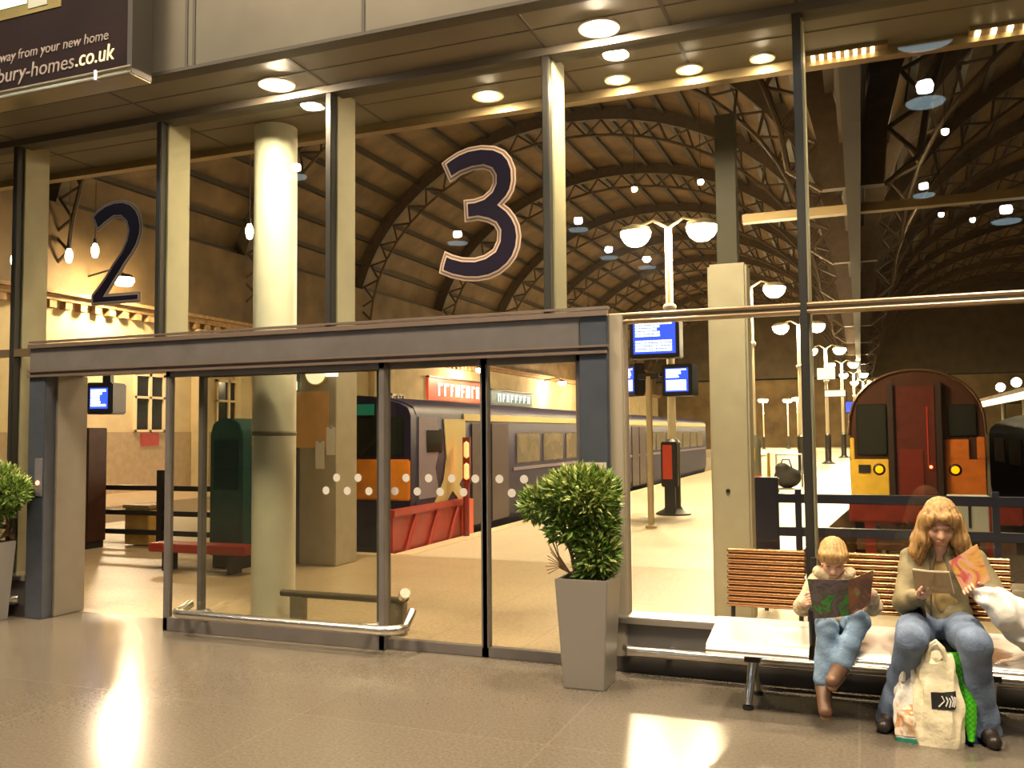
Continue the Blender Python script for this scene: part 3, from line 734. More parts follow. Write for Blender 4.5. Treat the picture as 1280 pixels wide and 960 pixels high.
H0 = None
for x, y, z, lb in ((-6.2, 20.3, 9, 'small warm shed lamp high above the left globe of the nearest lamp post'), (-4.2, 20.3, 9, 'small warm shed lamp high above the right globe of the nearest lamp post'), (2.17, 18.2, 9, 'small warm shed lamp below the large mirrored disc at the upper right'), (2.8, 27.6, 9, 'small shed lamp above the right train roof'),
                    (3.9, 28.9, 9, 'small shed lamp close to the reddish glow at the upper right'), (-14.8, 44.5, 9, 'small shed lamp right of the long mullion above the header'), (14, 16, 9.5, 'lamp added beyond the right picture edge to light the roof'), (14, 40, 9.5, 'far lamp added beyond the right picture edge to light the roof'), (-12, 58, 9.5, 'far lamp added deep in the left vault to light the roof')):  # unseen edge lamps and the deep vault lamp are added to light roofs
    if H0 is None:
        H0 = thing('shed_lamp', lb, 'pendant lamp', (x, y, z), 'small hanging lamps in the train shed')
        obj('bulb', MB().ball((0, 0, 0), .085, 14, 10), emi('lit shed lamp', (1, .74, .42), 480), H0, origin=(0, 0, 0))
        obj('cap', MB().lathe([(.10, .05), (.06, .12), (.02, .16)], (0, 0, 0), 14), BLACK, H0, origin=(0, 0, 0))
        obj('cord', MB().cyl((0, 0, .15), (0, 0, 2.4), .012, seg=6), RIBD, H0, origin=(0, 0, 0))
    else: dup(H0, (x, y, z), lb)

# street-type lamps along the station building
S0 = None
for (x, y, z, lb) in ((-18.9, 12.93, 5.95, 'bright wall lamp shining over the cream building behind the number 2'), (-18.6, 37.2, 5.0, 'glaring wall lamp over the red shop sign'), (-18.6, 51.0, 5.0, 'glaring wall lamp over the dark blue shop sign'), (-17.4, 56, 5.4, 'small round lamp at the upper right of the door glass')):
    if S0 is None:
        S0 = thing('wall_lamp', lb, 'wall lamp', (x, y, z), 'lamps along the station building')
        obj('lantern', MB().lathe([(.0001, -.16), (.2, -.14), (.27, -.02), (.25, .06)], (0, 0, 0), 20), FARGLOBE, S0, origin=(0, 0, 0))
        obj('hood', MB().lathe([(.28, .05), (.2, .15), (.0001, .18)], (0, 0, 0), 20), BLACK, S0, origin=(0, 0, 0))
        obj('arm', MB().tube([(0, 0, .15), (-.3, 0, .35), (-1.3, 0, .2)], .03, 8), BLACK, S0, origin=(0, 0, 0))
    else: dup(S0, (x, y, z), lb)
for i, (y0, y1, z0, z1, m, lb) in enumerate(((33.6, 40.2, 3.35, 4.45, mat('red shop sign', (.75, .06, .03), .4, emit=(1, .07, .03), strength=.5), 'red lit shop fascia with white letters over the left train'),
                                             (41.6, 48.5, 3.35, 4.15, mat('blue shop sign', (.03, .10, .13), .4, emit=(.05, .3, .4), strength=.12), 'dark blue shop fascia with pale letters right of the red one'))):
    t = thing('shop_sign', lb, 'sign', (fx + .1, (y0 + y1) / 2, z0))
    obj('panel', MB().box((fx + .02, y0, z0), (fx + .12, y1, z1)), m, t)
    b = MB(); rnd = random.Random(5 + i); y = y0 + 1.1
    while y < y1 - .7:                      # blurred letter shapes: upright strokes with bars
        w_ = rnd.uniform(.30, .5); zt = z0 + (z1 - z0) * .78; zb = z0 + (z1 - z0) * .2
        b.box((fx + .12, y, zb), (fx + .15, y + .12, zt)); b.box((fx + .12, y, zt - .12), (fx + .15, y + w_, zt))
        if rnd.random() < .6: b.box((fx + .12, y, (zt + zb) / 2 - .06), (fx + .15, y + w_ * .8, (zt + zb) / 2 + .06))
        if rnd.random() < .5: b.box((fx + .12, y + w_ - .1, zb), (fx + .15, y + w_, zt))
        y += w_ + .28
    obj('lettering', b, emi('shop letters lit', (1, .9, .8), 2.2) if i == 0 else emi('pale letters lit', (.6, .85, .8), .9), t)
    b = MB(); b.box((fx, y0 - .05, z1), (fx + .2, y1 + .05, z1 + .08)); obj('top_trim', b, BLACK, t)
t = thing('red_notice', 'small red notice on the beige wall seen through the open doorway', 'notice', (fx + .05, 15.05, 1.5))
obj('panel', MB().box((fx + .03, 14.75, 1.36), (fx + .06, 15.45, 1.70)), REDP, t); obj('border', MB().box((fx + .03, 14.72, 1.33), (fx + .045, 15.48, 1.73)), STR, t)

# ================================================================== TRAINS
def car_profile(cx, hw, zb, zc, zr):
    P = [(cx - hw + .08, zb), (cx - hw, zb + .3), (cx - hw, zc)]
    for i in range(1, 12):
        a = PI - PI * i / 12
        P.append((cx + hw * math.cos(a) * (1 if abs(math.cos(a)) > .9 else .99), zc + (zr - zc) * math.sin(a) ** .8))
    P += [(cx + hw, zc), (cx + hw, zb + .3), (cx + hw - .08, zb)]
    return P
# left train: side at x=-6.0, end at y=5.4
t = thing('train', 'train with an orange end and dark navy side standing at the left platform', 'train', (-7.35, 5.4, -1))
cx, hw = -7.35, 1.35
prof = car_profile(cx, hw, -.05, 1.90, 2.20)
obj('body', MB().prism(prof, 'y', 5.55, 31.5), TRNAVY, t)
obj('front_cab', MB().prism(car_profile(cx, hw, .35, 1.88, 2.19), 'y', 5.38, 5.56), TRNAVY, t)
b = MB().box((cx - 1.33, 5.33, .66), (cx + 1.345, 5.39, 1.25)); obj('orange_end_panel', b, ORAP, t, bevel=.02)
ws = None
for x0, x1 in ((-8.58, -7.82), (-7.72, -6.98), (-6.9, -6.1)):
    g = obj('windscreen', MB().box((x0, 5.34, 1.29), (x1, 5.39, 1.86)), DARKGL, t, bevel=.02)
    obj('wiper', MB().tube([(x0 + .1, 5.33, 1.3), (x0 + .5, 5.32, 1.66)], .012, 6), BLACK, g, origin=wloc(t))
obj('destination_panel', MB().box((-6.95, 5.33, 1.89), (-6.60, 5.38, 2.05)), mat('teal front panel', (.02, .25, .17), .4, emit=(.05, .6, .4), strength=.06), t)
obj('underframe', MB().box((cx - 1.2, 5.6, -.6), (cx + 1.25, 31, -.05)), BLACK, t)
obj('gangway_door', MB().box((-7.72, 5.32, .7), (-7.0, 5.36, 1.24)), ORRED, t)
obj('cantrail', MB().box((-6.01, 7.2, 1.82), (-5.985, 31.4, 1.93)), TRCREAM, t)
obj('roof_rib', MB().box((-7.4, 5.7, 2.18), (-7.3, 31.3, 2.215)), TRROOF, t)
# livery: lilac cab corner, cream sweep, lower navy
obj('lilac_corner', MB().prism([(5.62, .66), (6.3, .66), (6.15, 1.1), (6.35, 1.5), (6.2, 1.86), (5.62, 1.86)], 'x', -6.005, -5.99), TRLIL, t)
obj('cream_sweep', MB().prism([(6.0, .45), (6.45, .9), (6.55, 1.25), (6.45, 1.84), (7.25, 1.84), (7.25, 1.0), (7.0, .8), (7.6, .42), (7.2, .42), (6.75, .72), (6.35, .42)], 'x', -6.006, -5.985), TRCREAM, t)
obj('cab_side_window', MB().box((-6.01, 5.85, 1.32), (-5.98, 6.4, 1.68)), DARKGL, t, bevel=.03)
WING = mat('lit carriage glass', (.10, .075, .04), .12, emit=(1, .70, .34), strength=.16, var=.6, vscale=3)
for i, y in enumerate([7.5, 8.35]):
    d = obj('door_leaf', MB().box((-6.012, y, .1), (-5.98, y + .8, 1.78)), mat('train door', (.05, .03, .03), .45), t, bevel=.01)
    obj('door_window', MB().box((-6.02, y + .18, 1.0), (-6.0, y + .62, 1.6)), WING, d, origin=wloc(t))
y = 9.6
k = 0
while y < 30:
    if k in (6, 7):
        d = obj('door_leaf', MB().box((-6.012, y, .1), (-5.98, y + .8, 1.78)), MATS['train door'], t, bevel=.01)
        obj('door_window', MB().box((-6.02, y + .18, 1.0), (-6.0, y + .62, 1.6)), WING, d, origin=wloc(t)); y += .9
    else:
        w_ = obj('side_window', MB().box((-6.015, y, 1.05), (-5.98, y + 1.25, 1.62)), WING, t, bevel=.03)
        obj('window_rail', MB().box((-6.025, y, 1.42), (-6.0, y + 1.25, 1.45)), CREAMP, w_, origin=wloc(t)); y += 1.5
    k += 1
obj('pale_stripe', MB().box((-6.006, 9.4, .92), (-5.985, 31.4, .98)), TRLIL, t)
for y in (9.5, 26.5):
    b = MB()
    for dy in (0, 1.9): b.cyl((-6.3, y + dy, -.62), (-6.15, y + dy, -.62), .4, seg=20)
    b.box((-6.35, y - .4, -.75), (-6.1, y + 2.3, -.45)); obj('bogie', b, BLACK, t)
# red guard barrier on the platform edge beside the train end
t = thing('red_barrier', 'low red barrier with diagonal braces along the platform edge beside the orange train', 'barrier', (-5.95, 5.9, 0))
b = MB(); b.box((-6.02, 4.72, .48), (-5.90, 7.05, .58)); obj('top_rail', b, REDP, t, bevel=.01)
obj('panel', MB().box((-5.985, 4.75, -.4), (-5.945, 7.0, .48)), REDP, t)
for y in (4.9, 5.6, 6.3): obj('brace', MB().tube([(-5.93, y, -.35), (-5.92, y + .5, .46)], .035, 8), mat('bright red paint', (.46, .045, .025), .4), t)
obj('end_panel', MB().box((-6.1, 7.0, -.3), (-5.88, 7.32, .56)), REDO, t, bevel=.01)
t = thing('signal_post', 'slim dark red post with two glowing red tubes beside the left train', 'signal', (-5.82, 6.9, 0))
obj('stem', MB().lathe([(.05, 0), (.05, .85)], (-5.82, 6.9, 0), 12), mat('dark red post', (.22, .02, .015), .4), t)
obj('backplate', MB().box((-5.88, 6.90, .82), (-5.76, 6.96, 1.55)), mat('backplate dark', (.14, .03, .02), .5), t)
for z in (.88, 1.22): obj('red_tube', MB().lathe([(.0001, 0), (.04, .03), (.04, .24), (.0001, .27)], (-5.80, 6.87, z), 12), emi('signal tube', (1, .13, .02), 3.2), t)

# right train: rear end at y~15, turned slightly with the platform
RT = (1.10, 15, -1)
t = thing('train', 'train with a rounded dark roof and two glowing tail lamps at the right platform', 'train', RT, None, -.06)
o0 = (0, 0, 0); up = 1.0
hw = 1.32
pr = [(-hw + .06, .35), (-hw, .65), (-hw - .02, 1.95)] + [(-hw * math.cos(PI * i / 16) * 1.0, 2.5 + 1.38 * math.sin(PI * i / 16) ** .75) for i in range(0, 17)] + [(hw + .02, 1.95), (hw, .65), (hw - .06, .35)]
obj('body', MB().prism(pr, 'y', .12, 20), mat('train dark body', (.03, .022, .03), .3, .1), t, origin=o0)
obj('end_face', MB().prism(pr, 'y', .0, .14), mat('end face dark', (.06, .022, .012), .35), t, origin=o0, bevel=.02)
b = MB(); n = 16
pts = [(-hw * math.cos(PI * i / n) * 1.015, -.01, 2.5 + 1.40 * math.sin(PI * i / n) ** .75) for i in range(n + 1)]
obj('roof_rim', MB().tube(pts, .03, 8), mat('roof rim brown', (.16, .09, .05), .25, .5), t, origin=o0)
obj('left_end_panel', MB().box((-hw, -.04, .95), (-.54, .0, 1.98)).box((-hw, -.04, 1.98), (-hw + .09, .0, 2.45)), YELP, t, origin=o0, bevel=.015)
obj('right_end_panel', MB().box((.54, -.04, .95), (hw, .0, 1.98)).box((hw - .16, -.04, 1.98), (hw, .0, 2.45)).box((.54, -.04, 1.98), (1.02, .0, 2.40)), ORRED, t, origin=o0, bevel=.015)  # red sheen over the yellow end is put into this colour
obj('left_window', MB().box((-1.18, -.045, 2.06), (-.56, .0, 3.18)), DARKGL, t, origin=o0, bevel=.05)
obj('right_window', MB().box((.62, -.045, 2.46), (1.18, .0, 3.14)), DARKGL, t, origin=o0, bevel=.05)
g = obj('gangway_door', MB().box((-.40, -.10, .7), (.40, -.02, 3.55)), MAROON, t, origin=o0, bevel=.02)
obj('door_edge_strip', MB().box((.22, -.112, 1.85), (.245, -.10, 3.1)), mat('door strip red', (.5, .04, .02), .35), g, origin=o0)
obj('door_panel', MB().box((-.33, -.115, .9), (.14, -.10, 2.2)), mat('door panel maroon', (.16, .02, .012), .35), g, origin=o0)
for s_i in (-1, 1): obj('gangway_rubber', MB().box((s_i * .47 - .07, -.16, .65), (s_i * .47 + .07, .0, 3.62)), mat('gangway rubber', (.03, .014, .01), .5), t, origin=o0, bevel=.03)
for x in (-.74, .74):
    l = obj('tail_lamp', MB().lathe([(.0001, -.04), (.07, -.03), (.085, .0), (.085, .02)], (0, 0, 0), 18, Matrix.Translation((x, -.05, 1.76)) @ Matrix.Rotation(-PI / 2, 4, 'X')), TAIL, t, origin=o0)
    obj('lamp_bezel', MB().lathe([(.09, -.02), (.13, 0), (.13, .03), (.09, .03)], (0, 0, 0), 18, Matrix.Translation((x, -.04, 1.76)) @ Matrix.Rotation(-PI / 2, 4, 'X')), BLACK, l, origin=o0)
obj('small_red_lamp', MB().ball((.28, -.13, 1.82), .035, 10, 8), REDL, t, origin=o0)
obj('lamp_cluster', MB().box((-1.16, -.06, 1.68), (-.92, -.03, 1.86)), BLACK, t, origin=o0)
obj('coupler', MB().box((-.12, -.45, .35), (.12, 0, .6)).box((-.2, -.55, .3), (.2, -.4, .65)), BLACK, t, origin=o0)
for s in (-.85, .85): obj('buffer', MB().cyl((s, -.4, .42), (s, 0, .42), .08, seg=14).cyl((s, -.45, .42), (s, -.4, .42), .19, seg=18), BLACK, t, origin=o0)
for i in range(9): obj('side_window', MB().box((-hw - .03, 1.2 + i * 2.0, 1.75), (-hw, 2.6 + i * 2.0, 2.5)), DARKGL, t, origin=o0, bevel=.04)
obj('underframe', MB().box((-1.15, .3, -.1), (1.15, 19.5, .4)), BLACK, t, origin=o0)

# red buffer stop, rails
t = thing('buffer_stop', 'dark red buffer stop with pale lines behind the navy railing', 'buffer stop', (.95, 9.2, -1))
b = MB().box((-.2, 9.0, .18), (2.2, 9.35, .56)); obj('beam', b, mat('buffer red', (.42, .045, .025), .35, var=.2), t, bevel=.02)
obj('pale_line', MB().box((-.2, 8.985, .47), (2.2, 9.0, .495)), mat('pale line', (.7, .5, .4), .5), t)
for x in (.1, 1.8): obj('strut', MB().tube([(x, 9.3, .3), (x, 10.4, -.95)], .07, 8).box((x - .08, 9.05, -1), (x + .08, 9.3, .2)), MATS['buffer red'], t)
obj('lower_beam', MB().box((-.1, 9.08, -.25), (2.1, 9.3, -.05)), mat('rust brown', (.2, .09, .04), .6, var=.3), t)
for i, (xc, y0, y1) in enumerate(((-7.35, 4.7, 60), (1.1, 4.7, 40), (-14.7, 4.7, 60))):
    for s in (-.72, .72):
        struct('trim_rail', MB().box((xc + s - .035, y0, -1.0), (xc + s + .035, y1, -.86)), RAILM)
    b = MB(); y = y0 + .2
    while y < 30: b.box((xc - 1.25, y, -1.04), (xc + 1.25, y + .25, -.96)); y += .7
    struct('trim_sleepers', b, mat('sleeper', (.09, .06, .035), .9))

# ================================================================== RAILINGS
t = thing('railing', 'navy two rail barrier across the track end behind the bench', 'railing', (.5, 3.4, 0))
for z in (.93, .60): obj('rail', MB().box((-.80, 3.36, z - .045), (3.6, 3.44, z + .045)), NAVY, t, bevel=.008)
for x in (-.60, 1.15, 2.9): obj('post', MB().box((x - .03, 3.37, 0), (x + .03, 3.43, 1.02)), NAVY, t)
obj('end_panel', MB().box((-1.06, 3.34, .36), (-.79, 3.46, 1.14)), NAVY, t, bevel=.01)
obj('panel_leg', MB().box((-1.06, 3.36, 0), (-1.0, 3.44, .4)).box((-.85, 3.36, 0), (-.8, 3.44, .4)), NAVY, t)
obj('foot_rail', MB().box((-1.0, 3.37, .06), (3.6, 3.43, .12)), STEEL, t)
t = thing('railing', 'dark two rail barrier across the ground seen through the open doorway', 'railing', (-8.9, 4.2, 0))
for z in (.86, .50, .22): obj('rail', MB().box((-15.8, 4.17, z - .035), (-6.72, 4.23, z + .035)), BLACK, t)
for x in (-15.6, -13.4, -11.3, -9.42, -7.2): obj('post', MB().box((x - .045, 4.15, 0), (x + .045, 4.25, 1.12)), BLACK, t)
t = thing('dark_cabinet', 'tall dark brown cabinet just inside the left door jamb', 'cabinet', (-10.6, 4.0, 0))
obj('body', MB().box((-10.95, 3.75, .1), (-10.35, 4.1, 1.74)), mat('dark brown cabinet', (.05, .02, .012), .4, var=.2), t, bevel=.012)
obj('plinth', MB().box((-10.92, 3.78, 0), (-10.38, 4.08, .1)), BLACK, t)
obj('door_panel', MB().box((-10.9, 3.735, .25), (-10.4, 3.75, 1.65)), mat('cabinet door brown', (.075, .03, .016), .35), t)
t = thing('yellow_box', 'low yellowish crate on the ground behind the dark railing', 'crate', (-10.4, 4.7, 0))
obj('body', MB().box((-10.2, 4.3, .02), (-9.75, 4.6, .55)), mat('yellow crate', (.5, .3, .07), .5, var=.2), t, bevel=.01); obj('lid', MB().box((-10.22, 4.28, .55), (-9.73, 4.62, .6)), mat('crate lid', (.35, .22, .07), .5), t)
t = thing('grey_cabinet', 'small pale grey control cabinet behind the navy railing right of the woman', 'cabinet', (1.0, 4.2, 0))
obj('body', MB().box((.84, 4.05, .48), (1.17, 4.35, .88)), GREYM, t, bevel=.01); obj('lid', MB().box((.82, 4.03, .88), (1.19, 4.37, .93)), mat('cabinet lid', (.62, .58, .48), .5), t)
obj('stand', MB().box((.92, 4.15, 0), (1.09, 4.25, .48)), BLACK, t); obj('latch', MB().box((.985, 4.03, .62), (1.01, 4.05, .86)), BLACK, t)
t = thing('litter_bin', 'grey bin with a red base strip behind the navy end panel', 'bin', (-1.14, 4.3, 0))
obj('body', MB().lathe([(.085, .95), (.1, 1.0), (.1, 1.5), (.06, 1.56), (.0001, 1.57)], (-1.14, 4.3, 0), 20), mat('bin grey', (.40, .36, .26), .5), t)
obj('red_strip', MB().lathe([(.105, 1.0), (.105, 1.12)], (-1.14, 4.3, 0), 20), mat('bin red', (.7, .06, .03), .4, emit=(1, .1, .02), strength=.3), t)
obj('yellow_label', MB().box((-1.18, 4.19, 1.28), (-1.09, 4.21, 1.42)), mat('label yellow', (.75, .55, .1), .5), t)
obj('stand', MB().lathe([(.09, 0), (.09, .04), (.04, .08), (.04, .96)], (-1.14, 4.3, 0), 14), BLACK, t)
t = thing('yellow_warning_sign', 'narrow yellow folding warning sign beside the grey bin', 'sign', (-1.0, 4.4, 0))
obj('front_board', MB().prism([(-1.03, .0), (-.93, .0), (-.965, 1.36), (-.985, 1.36)], 'y', 4.42, 4.44), mat('warning yellow', (.85, .55, .04), .45), t)
obj('rear_board', MB().prism([(-1.03, .0), (-.93, .0), (-.965, 1.36), (-.985, 1.36)], 'y', 4.46, 4.48), MATS['warning yellow'], t)
t = thing('luggage_trolley', 'luggage trolley with a dark bag standing far down the island platform', 'trolley', (-1.75, 18.0, 0))
b = MB()
for x in (-2.1, -1.45): b.tube([(x, 17.6, .12), (x, 18.5, .15), (x, 18.6, 1.0)], .025, 8)
b.tube([(-2.1, 18.6, 1.0), (-1.45, 18.6, 1.0)], .025, 8); b.box((-2.1, 17.6, .12), (-1.45, 18.5, .16))
obj('frame', b, STEEL, t)
for x in (-2.05, -1.5): obj('wheel', MB().cyl((x - .02, 17.75, .08), (x + .02, 17.75, .08), .08, seg=14).cyl((x - .02, 18.4, .08), (x + .02, 18.4, .08), .08, seg=14), BLACK, t)
t = thing('travel_bag', 'dark travel bag lying on the luggage trolley', 'bag', (-1.78, 18.0, .16))
s_ = SDF().ell((-1.78, 18.0, .42), (.34, .28, .27), .05).ell((-1.9, 17.95, .66), (.18, .2, .14), .08)
s_.obj('bag_body', mat('bag black', (.03, .027, .025), .7), t, .03); obj('bag_handle', MB().tube([(-1.95, 17.9, .72), (-1.88, 17.88, .88), (-1.72, 17.88, .88), (-1.66, 17.9, .66)], .018, 8), BLACK, t)

# right-hand platform canopy with its lamps, and a dark stored train
t = thing('platform_canopy', 'low platform canopy with a pale lit edge at the far right', 'canopy', (5.2, 30, 0))
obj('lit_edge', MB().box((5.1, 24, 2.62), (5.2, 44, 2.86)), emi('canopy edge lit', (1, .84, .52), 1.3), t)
obj('deck', MB().box((5.1, 24, 2.86), (8, 44, 3.0)), ROOF, t)
for y in (25, 31, 37, 43): obj('post', MB().cyl((6.5, y, -1), (6.5, y, 2.9), .09, seg=12), CREAMP, t)
for (x, y, z, lb) in ((5.3, 24.6, 3.3, 'nearest round lamp above the canopy at the right picture edge'), (5.3, 27.4, 3.3, 'second round lamp above the canopy at the right'), (5.3, 30.6, 3.3, 'third round lamp above the canopy at the right'), (5.3, 34.5, 3.3, 'farthest round lamp above the canopy, close to the right train roof')):
    q = thing('canopy_lamp', lb, 'lamp', (x, y, z - .3), 'lamps on the right canopy')
    obj('globe', MB().ball((x, y, z), .17, 14, 10), emi('canopy globe', WHITE, 40), q); obj('neck', MB().cyl((x, y, z - .3), (x, y, z - .12), .05, seg=10), BLACK, q)
t = thing('parked_carriage', 'unlit dark carriage standing beyond the right train', 'carriage', (5.0, 12, -1))
pr2 = [(3.5, -.3), (3.45, .0), (3.45, 1.5)] + [(4.8 - 1.35 * math.cos(PI * i / 12), 1.5 + .55 * math.sin(PI * i / 12)) for i in range(1, 12)] + [(6.15, 1.5), (6.15, 0), (6.1, -.3)]
obj('body', MB().prism(pr2, 'y', 6.0, 23), mat('dark carriage', (.012, .012, .012), .6), t)
for i in range(6): obj('side_window', MB().box((3.43, 7 + i * 2.6, .75), (3.46, 8.8 + i * 2.6, 1.35)), DARKGL, t)
obj('underframe', MB().box((3.7, 6.3, -1), (5.9, 22.7, -.3)), BLACK, t)

# ================================================================== BENCH
SLAT = mat('copper toned slat', (.44, .215, .09), .26, .85, bump=.05, bscale=60, stretch=(1, 30, 30))
t = thing('bench', 'three seat metal bench with ribbed copper backs against the glass wall', 'bench', (0, -.5, 0))
SEATS = [(-.86, -.30, -.80, -.335), (-.27, .27, -.25, .25), (.30, .90, .32, .765)]
for i, (x0, x1, bx0, bx1) in enumerate(SEATS):
    def seat_fn(u, v, x0=x0, x1=x1):
        y = -.30 - .47 * v
        z = .405 + .022 * math.cos(v * PI) + .02 * (max(0, .12 - v) / .12)
        if v > .88: z -= .05 * ((v - .88) / .12) ** 2
        return (x0 + (x1 - x0) * u, y, z)
    s_ = obj('seat', MB().grid(seat_fn, 6, 24, .012), mat('seat steel', (.88, .82, .74), .34, .55), t)
    b = MB().tube([(x0, -.765, .355), (x1, -.765, .355)], .014, 10)
    obj('seat_rim', b, CHROME, s_, origin=wloc(t))
    bk = MB()
    for x in (bx0 + .03, (bx0 + bx1) / 2, bx1 - .03): bk.box((x - .012, -.262, .50), (x + .012, -.245, .855), None)
    back = obj('backrest', bk, MULLD, t)
    for k in range(11):
        z = .535 + k * .0325; y = -.285 + .03 * (k / 10)
        obj('slat', MB().tube([(bx0, y, z), (bx0 + .006, y - .002, z), (bx1 - .006, y - .002, z), (bx1, y, z)], [.007, .0145, .0145, .007], 10), SLAT, back, origin=wloc(t))
    obj('back_panel', MB().grid(lambda u, v, a=bx0, c=bx1: (a + .006 + (c - a - .012) * u, -.279 + .03 * v, .53 + .335 * v), 4, 8, .004), mat('copper backing', (.20, .095, .04), .35, .8), back, origin=wloc(t))
    for x in (bx0 + .03, bx1 - .03): obj('back_bracket', MB().tube([(x, -.25, .86), (x, -.245, .55), (x, -.28, .42), (x, -.42, .36)], .014, 8), MULLD, t)
for x in (-.285, .285): 
    obj('armrest', MB().tube([(x, -.30, .84), (x, -.29, .60), (x, -.30, .42), (x, -.66, .385)], .017, 10).tube([(x, -.28, .64), (x, -.66, .62), (x, -.69, .60), (x, -.66, .40)], .016, 10), BLACK, t)
obj('beam', MB().box((-.80, -.56, .295), (.95, -.46, .365)), BLACK, t, bevel=.01)
for x in (-.63, .62):
    l = obj('leg', MB().tube([(x, -.50, .34), (x, -.51, .24), (x - .01, -.55, .14), (x - .02, -.62, .02)], [.034, .03, .026, .022], 10).tube([(x, -.49, .26), (x, -.40, .14), (x, -.30, .02)], [.03, .026, .022], 10), CHROME, t)
    obj('foot_pad', MB().cyl((x - .02, -.62, 0), (x - .02, -.62, .02), .032, seg=12).cyl((x, -.30, 0), (x, -.30, .02), .032, seg=12), BLACK, l, origin=wloc(t))
    obj('leg_collar', MB().box((x - .045, -.55, .25), (x + .045, -.45, .30)), BLACK, t)

# ================================================================== PLANTERS
POT = mat('planter zinc', (.34, .315, .275), .34, .45, bump=.04, bscale=30)
SOIL = mat('soil', (.03, .02, .012), .95, bump=1, bscale=60)
BARK = mat('bark', (.17, .10, .045), .85, bump=.5, bscale=80)
LEAF = mat('box leaf', (.13, .22, .035), .42, var=.55, vscale=18)
LEAF2 = mat('pale leaf tip', (.36, .42, .12), .42, var=.3, vscale=20)
def leaf_cloud(blobs, n, seed, size, b):
    rnd = random.Random(seed)
    tot = sum(w for *_, w in blobs)
    for c, r, w in blobs:
        c = Vector(c)
        for _ in range(int(n * w / tot)):
            while True:
                d = Vector((rnd.uniform(-1, 1), rnd.uniform(-1, 1), rnd.uniform(-1, 1)))
                if .2 < d.length < 1: break
            d = d.normalized() * (d.length ** .45)
            p = c + Vector((d.x * r[0], d.y * r[1], d.z * r[2]))
            ax = (d.normalized() + Vector((rnd.uniform(-.7, .7), rnd.uniform(-.7, .7), rnd.uniform(-.3, .9)))).normalized()
            sd = ax.cross(Vector((rnd.uniform(-1, 1), rnd.uniform(-1, 1), rnd.uniform(-1, 1)))).normalized(); nn = sd.cross(ax)
            L = size * rnd.uniform(.7, 1.5); W = L * .17
            v = [b.bm.verts.new(p), b.bm.verts.new(p + ax * L * .45 + sd * W - nn * L * .06), b.bm.verts.new(p + ax * L), b.bm.verts.new(p + ax * L * .45 - sd * W - nn * L * .06), b.bm.verts.new(p + ax * L * .5 + nn * L * .05)]
            b.bm.faces.new((v[0], v[1], v[4])); b.bm.faces.new((v[1], v[2], v[4])); b.bm.faces.new((v[2], v[3], v[4])); b.bm.faces.new((v[3], v[0], v[4]))
def planter(loc, label):
    t = thing('potted_shrub', label, 'plant', loc, 'shrubs in tapered zinc planters')
    x, y, _ = loc
    b = MB()
    def ring(h, s): return [b.bm.verts.new((x + sx * s, y + sy * s, h)) for sx, sy in ((-1, -1), (1, -1), (1, 1), (-1, 1))]
    rows = [ring(0, .133), ring(.685, .172), ring(.685, .152), ring(.62, .148)]
    for p, q in zip(rows, rows[1:]):
        for i in range(4): b.bm.faces.new((p[i], p[(i + 1) % 4], q[(i + 1) % 4], q[i]))
    b.bm.faces.new(rows[0][::-1]); b.bm.faces.new(rows[-1])
    obj('planter', b, POT, t, bevel=.005, smooth=True)
    obj('soil', MB().box((x - .147, y - .147, .60), (x + .147, y + .147, .645)), SOIL, t)
    for (dx, dy, ex, ey, top) in ((-.06, -.04, -.20, -.03, 1.08), (-.02, .02, .0, .05, 1.2), (.05, -.02, .12, -.02, 1.1), (.0, .05, -.1, .08, 1.15)):
        obj('stem', MB().tube([(x + dx, y + dy, .63), (x + (dx * 2 + ex) / 3 + .01, y + dy, .82), (x + ex, y + ey, top)], [.016, .012, .006], 8), BARK, t)
    b = MB()
    leaf_cloud([((x - .29, y, 1.13), (.15, .15, .10), 1.4), ((x - .10, y, 1.17), (.20, .20, .17), 3.2), ((x + .05, y, 1.20), (.14, .17, .16), 2.2), ((x - .10, y - .02, 1.0), (.16, .15, .10), 1.5),
                ((x + .04, y, 1.03), (.14, .14, .16), 2.4), ((x + .06, y, .84), (.12, .13, .15), 2.4), ((x + .03, y, .72), (.09, .1, .06), .7)], 5200, 11, .058, b)
    obj('foliage', b, LEAF, t, smooth=False)
    b = MB()
    leaf_cloud([((x - .27, y - .03, 1.17), (.15, .13, .09), .8), ((x - .05, y - .04, 1.24), (.2, .18, .13), 2.4), ((x + .07, y - .03, 1.18), (.12, .17, .15), 1.4), ((x + .09, y - .05, .85), (.1, .1, .14), .5)], 1300, 5, .055, b)
    obj('leaf_tips', b, LEAF2, t, smooth=False)
    b = MB()
    for i in range(14):
        a = -2.6 + i * .08; b.tube([(x - .10, y - .05, .70), (x - .17, y - .08, .74 + i * .006), (x - .24 - .01 * (i % 3), y - .1 + .01 * i, .70 + .022 * i)], .0025, 4)
    obj('twigs', b, BARK, t)
    return t
PL = planter((-1.655, -.435, 0), 'bushy green shrub in a tall tapered grey planter at the right end of the doors')
dup(PL, (-7.23, -.30, 0), 'bushy green shrub in a tapered planter at the far left picture edge', None, PI)

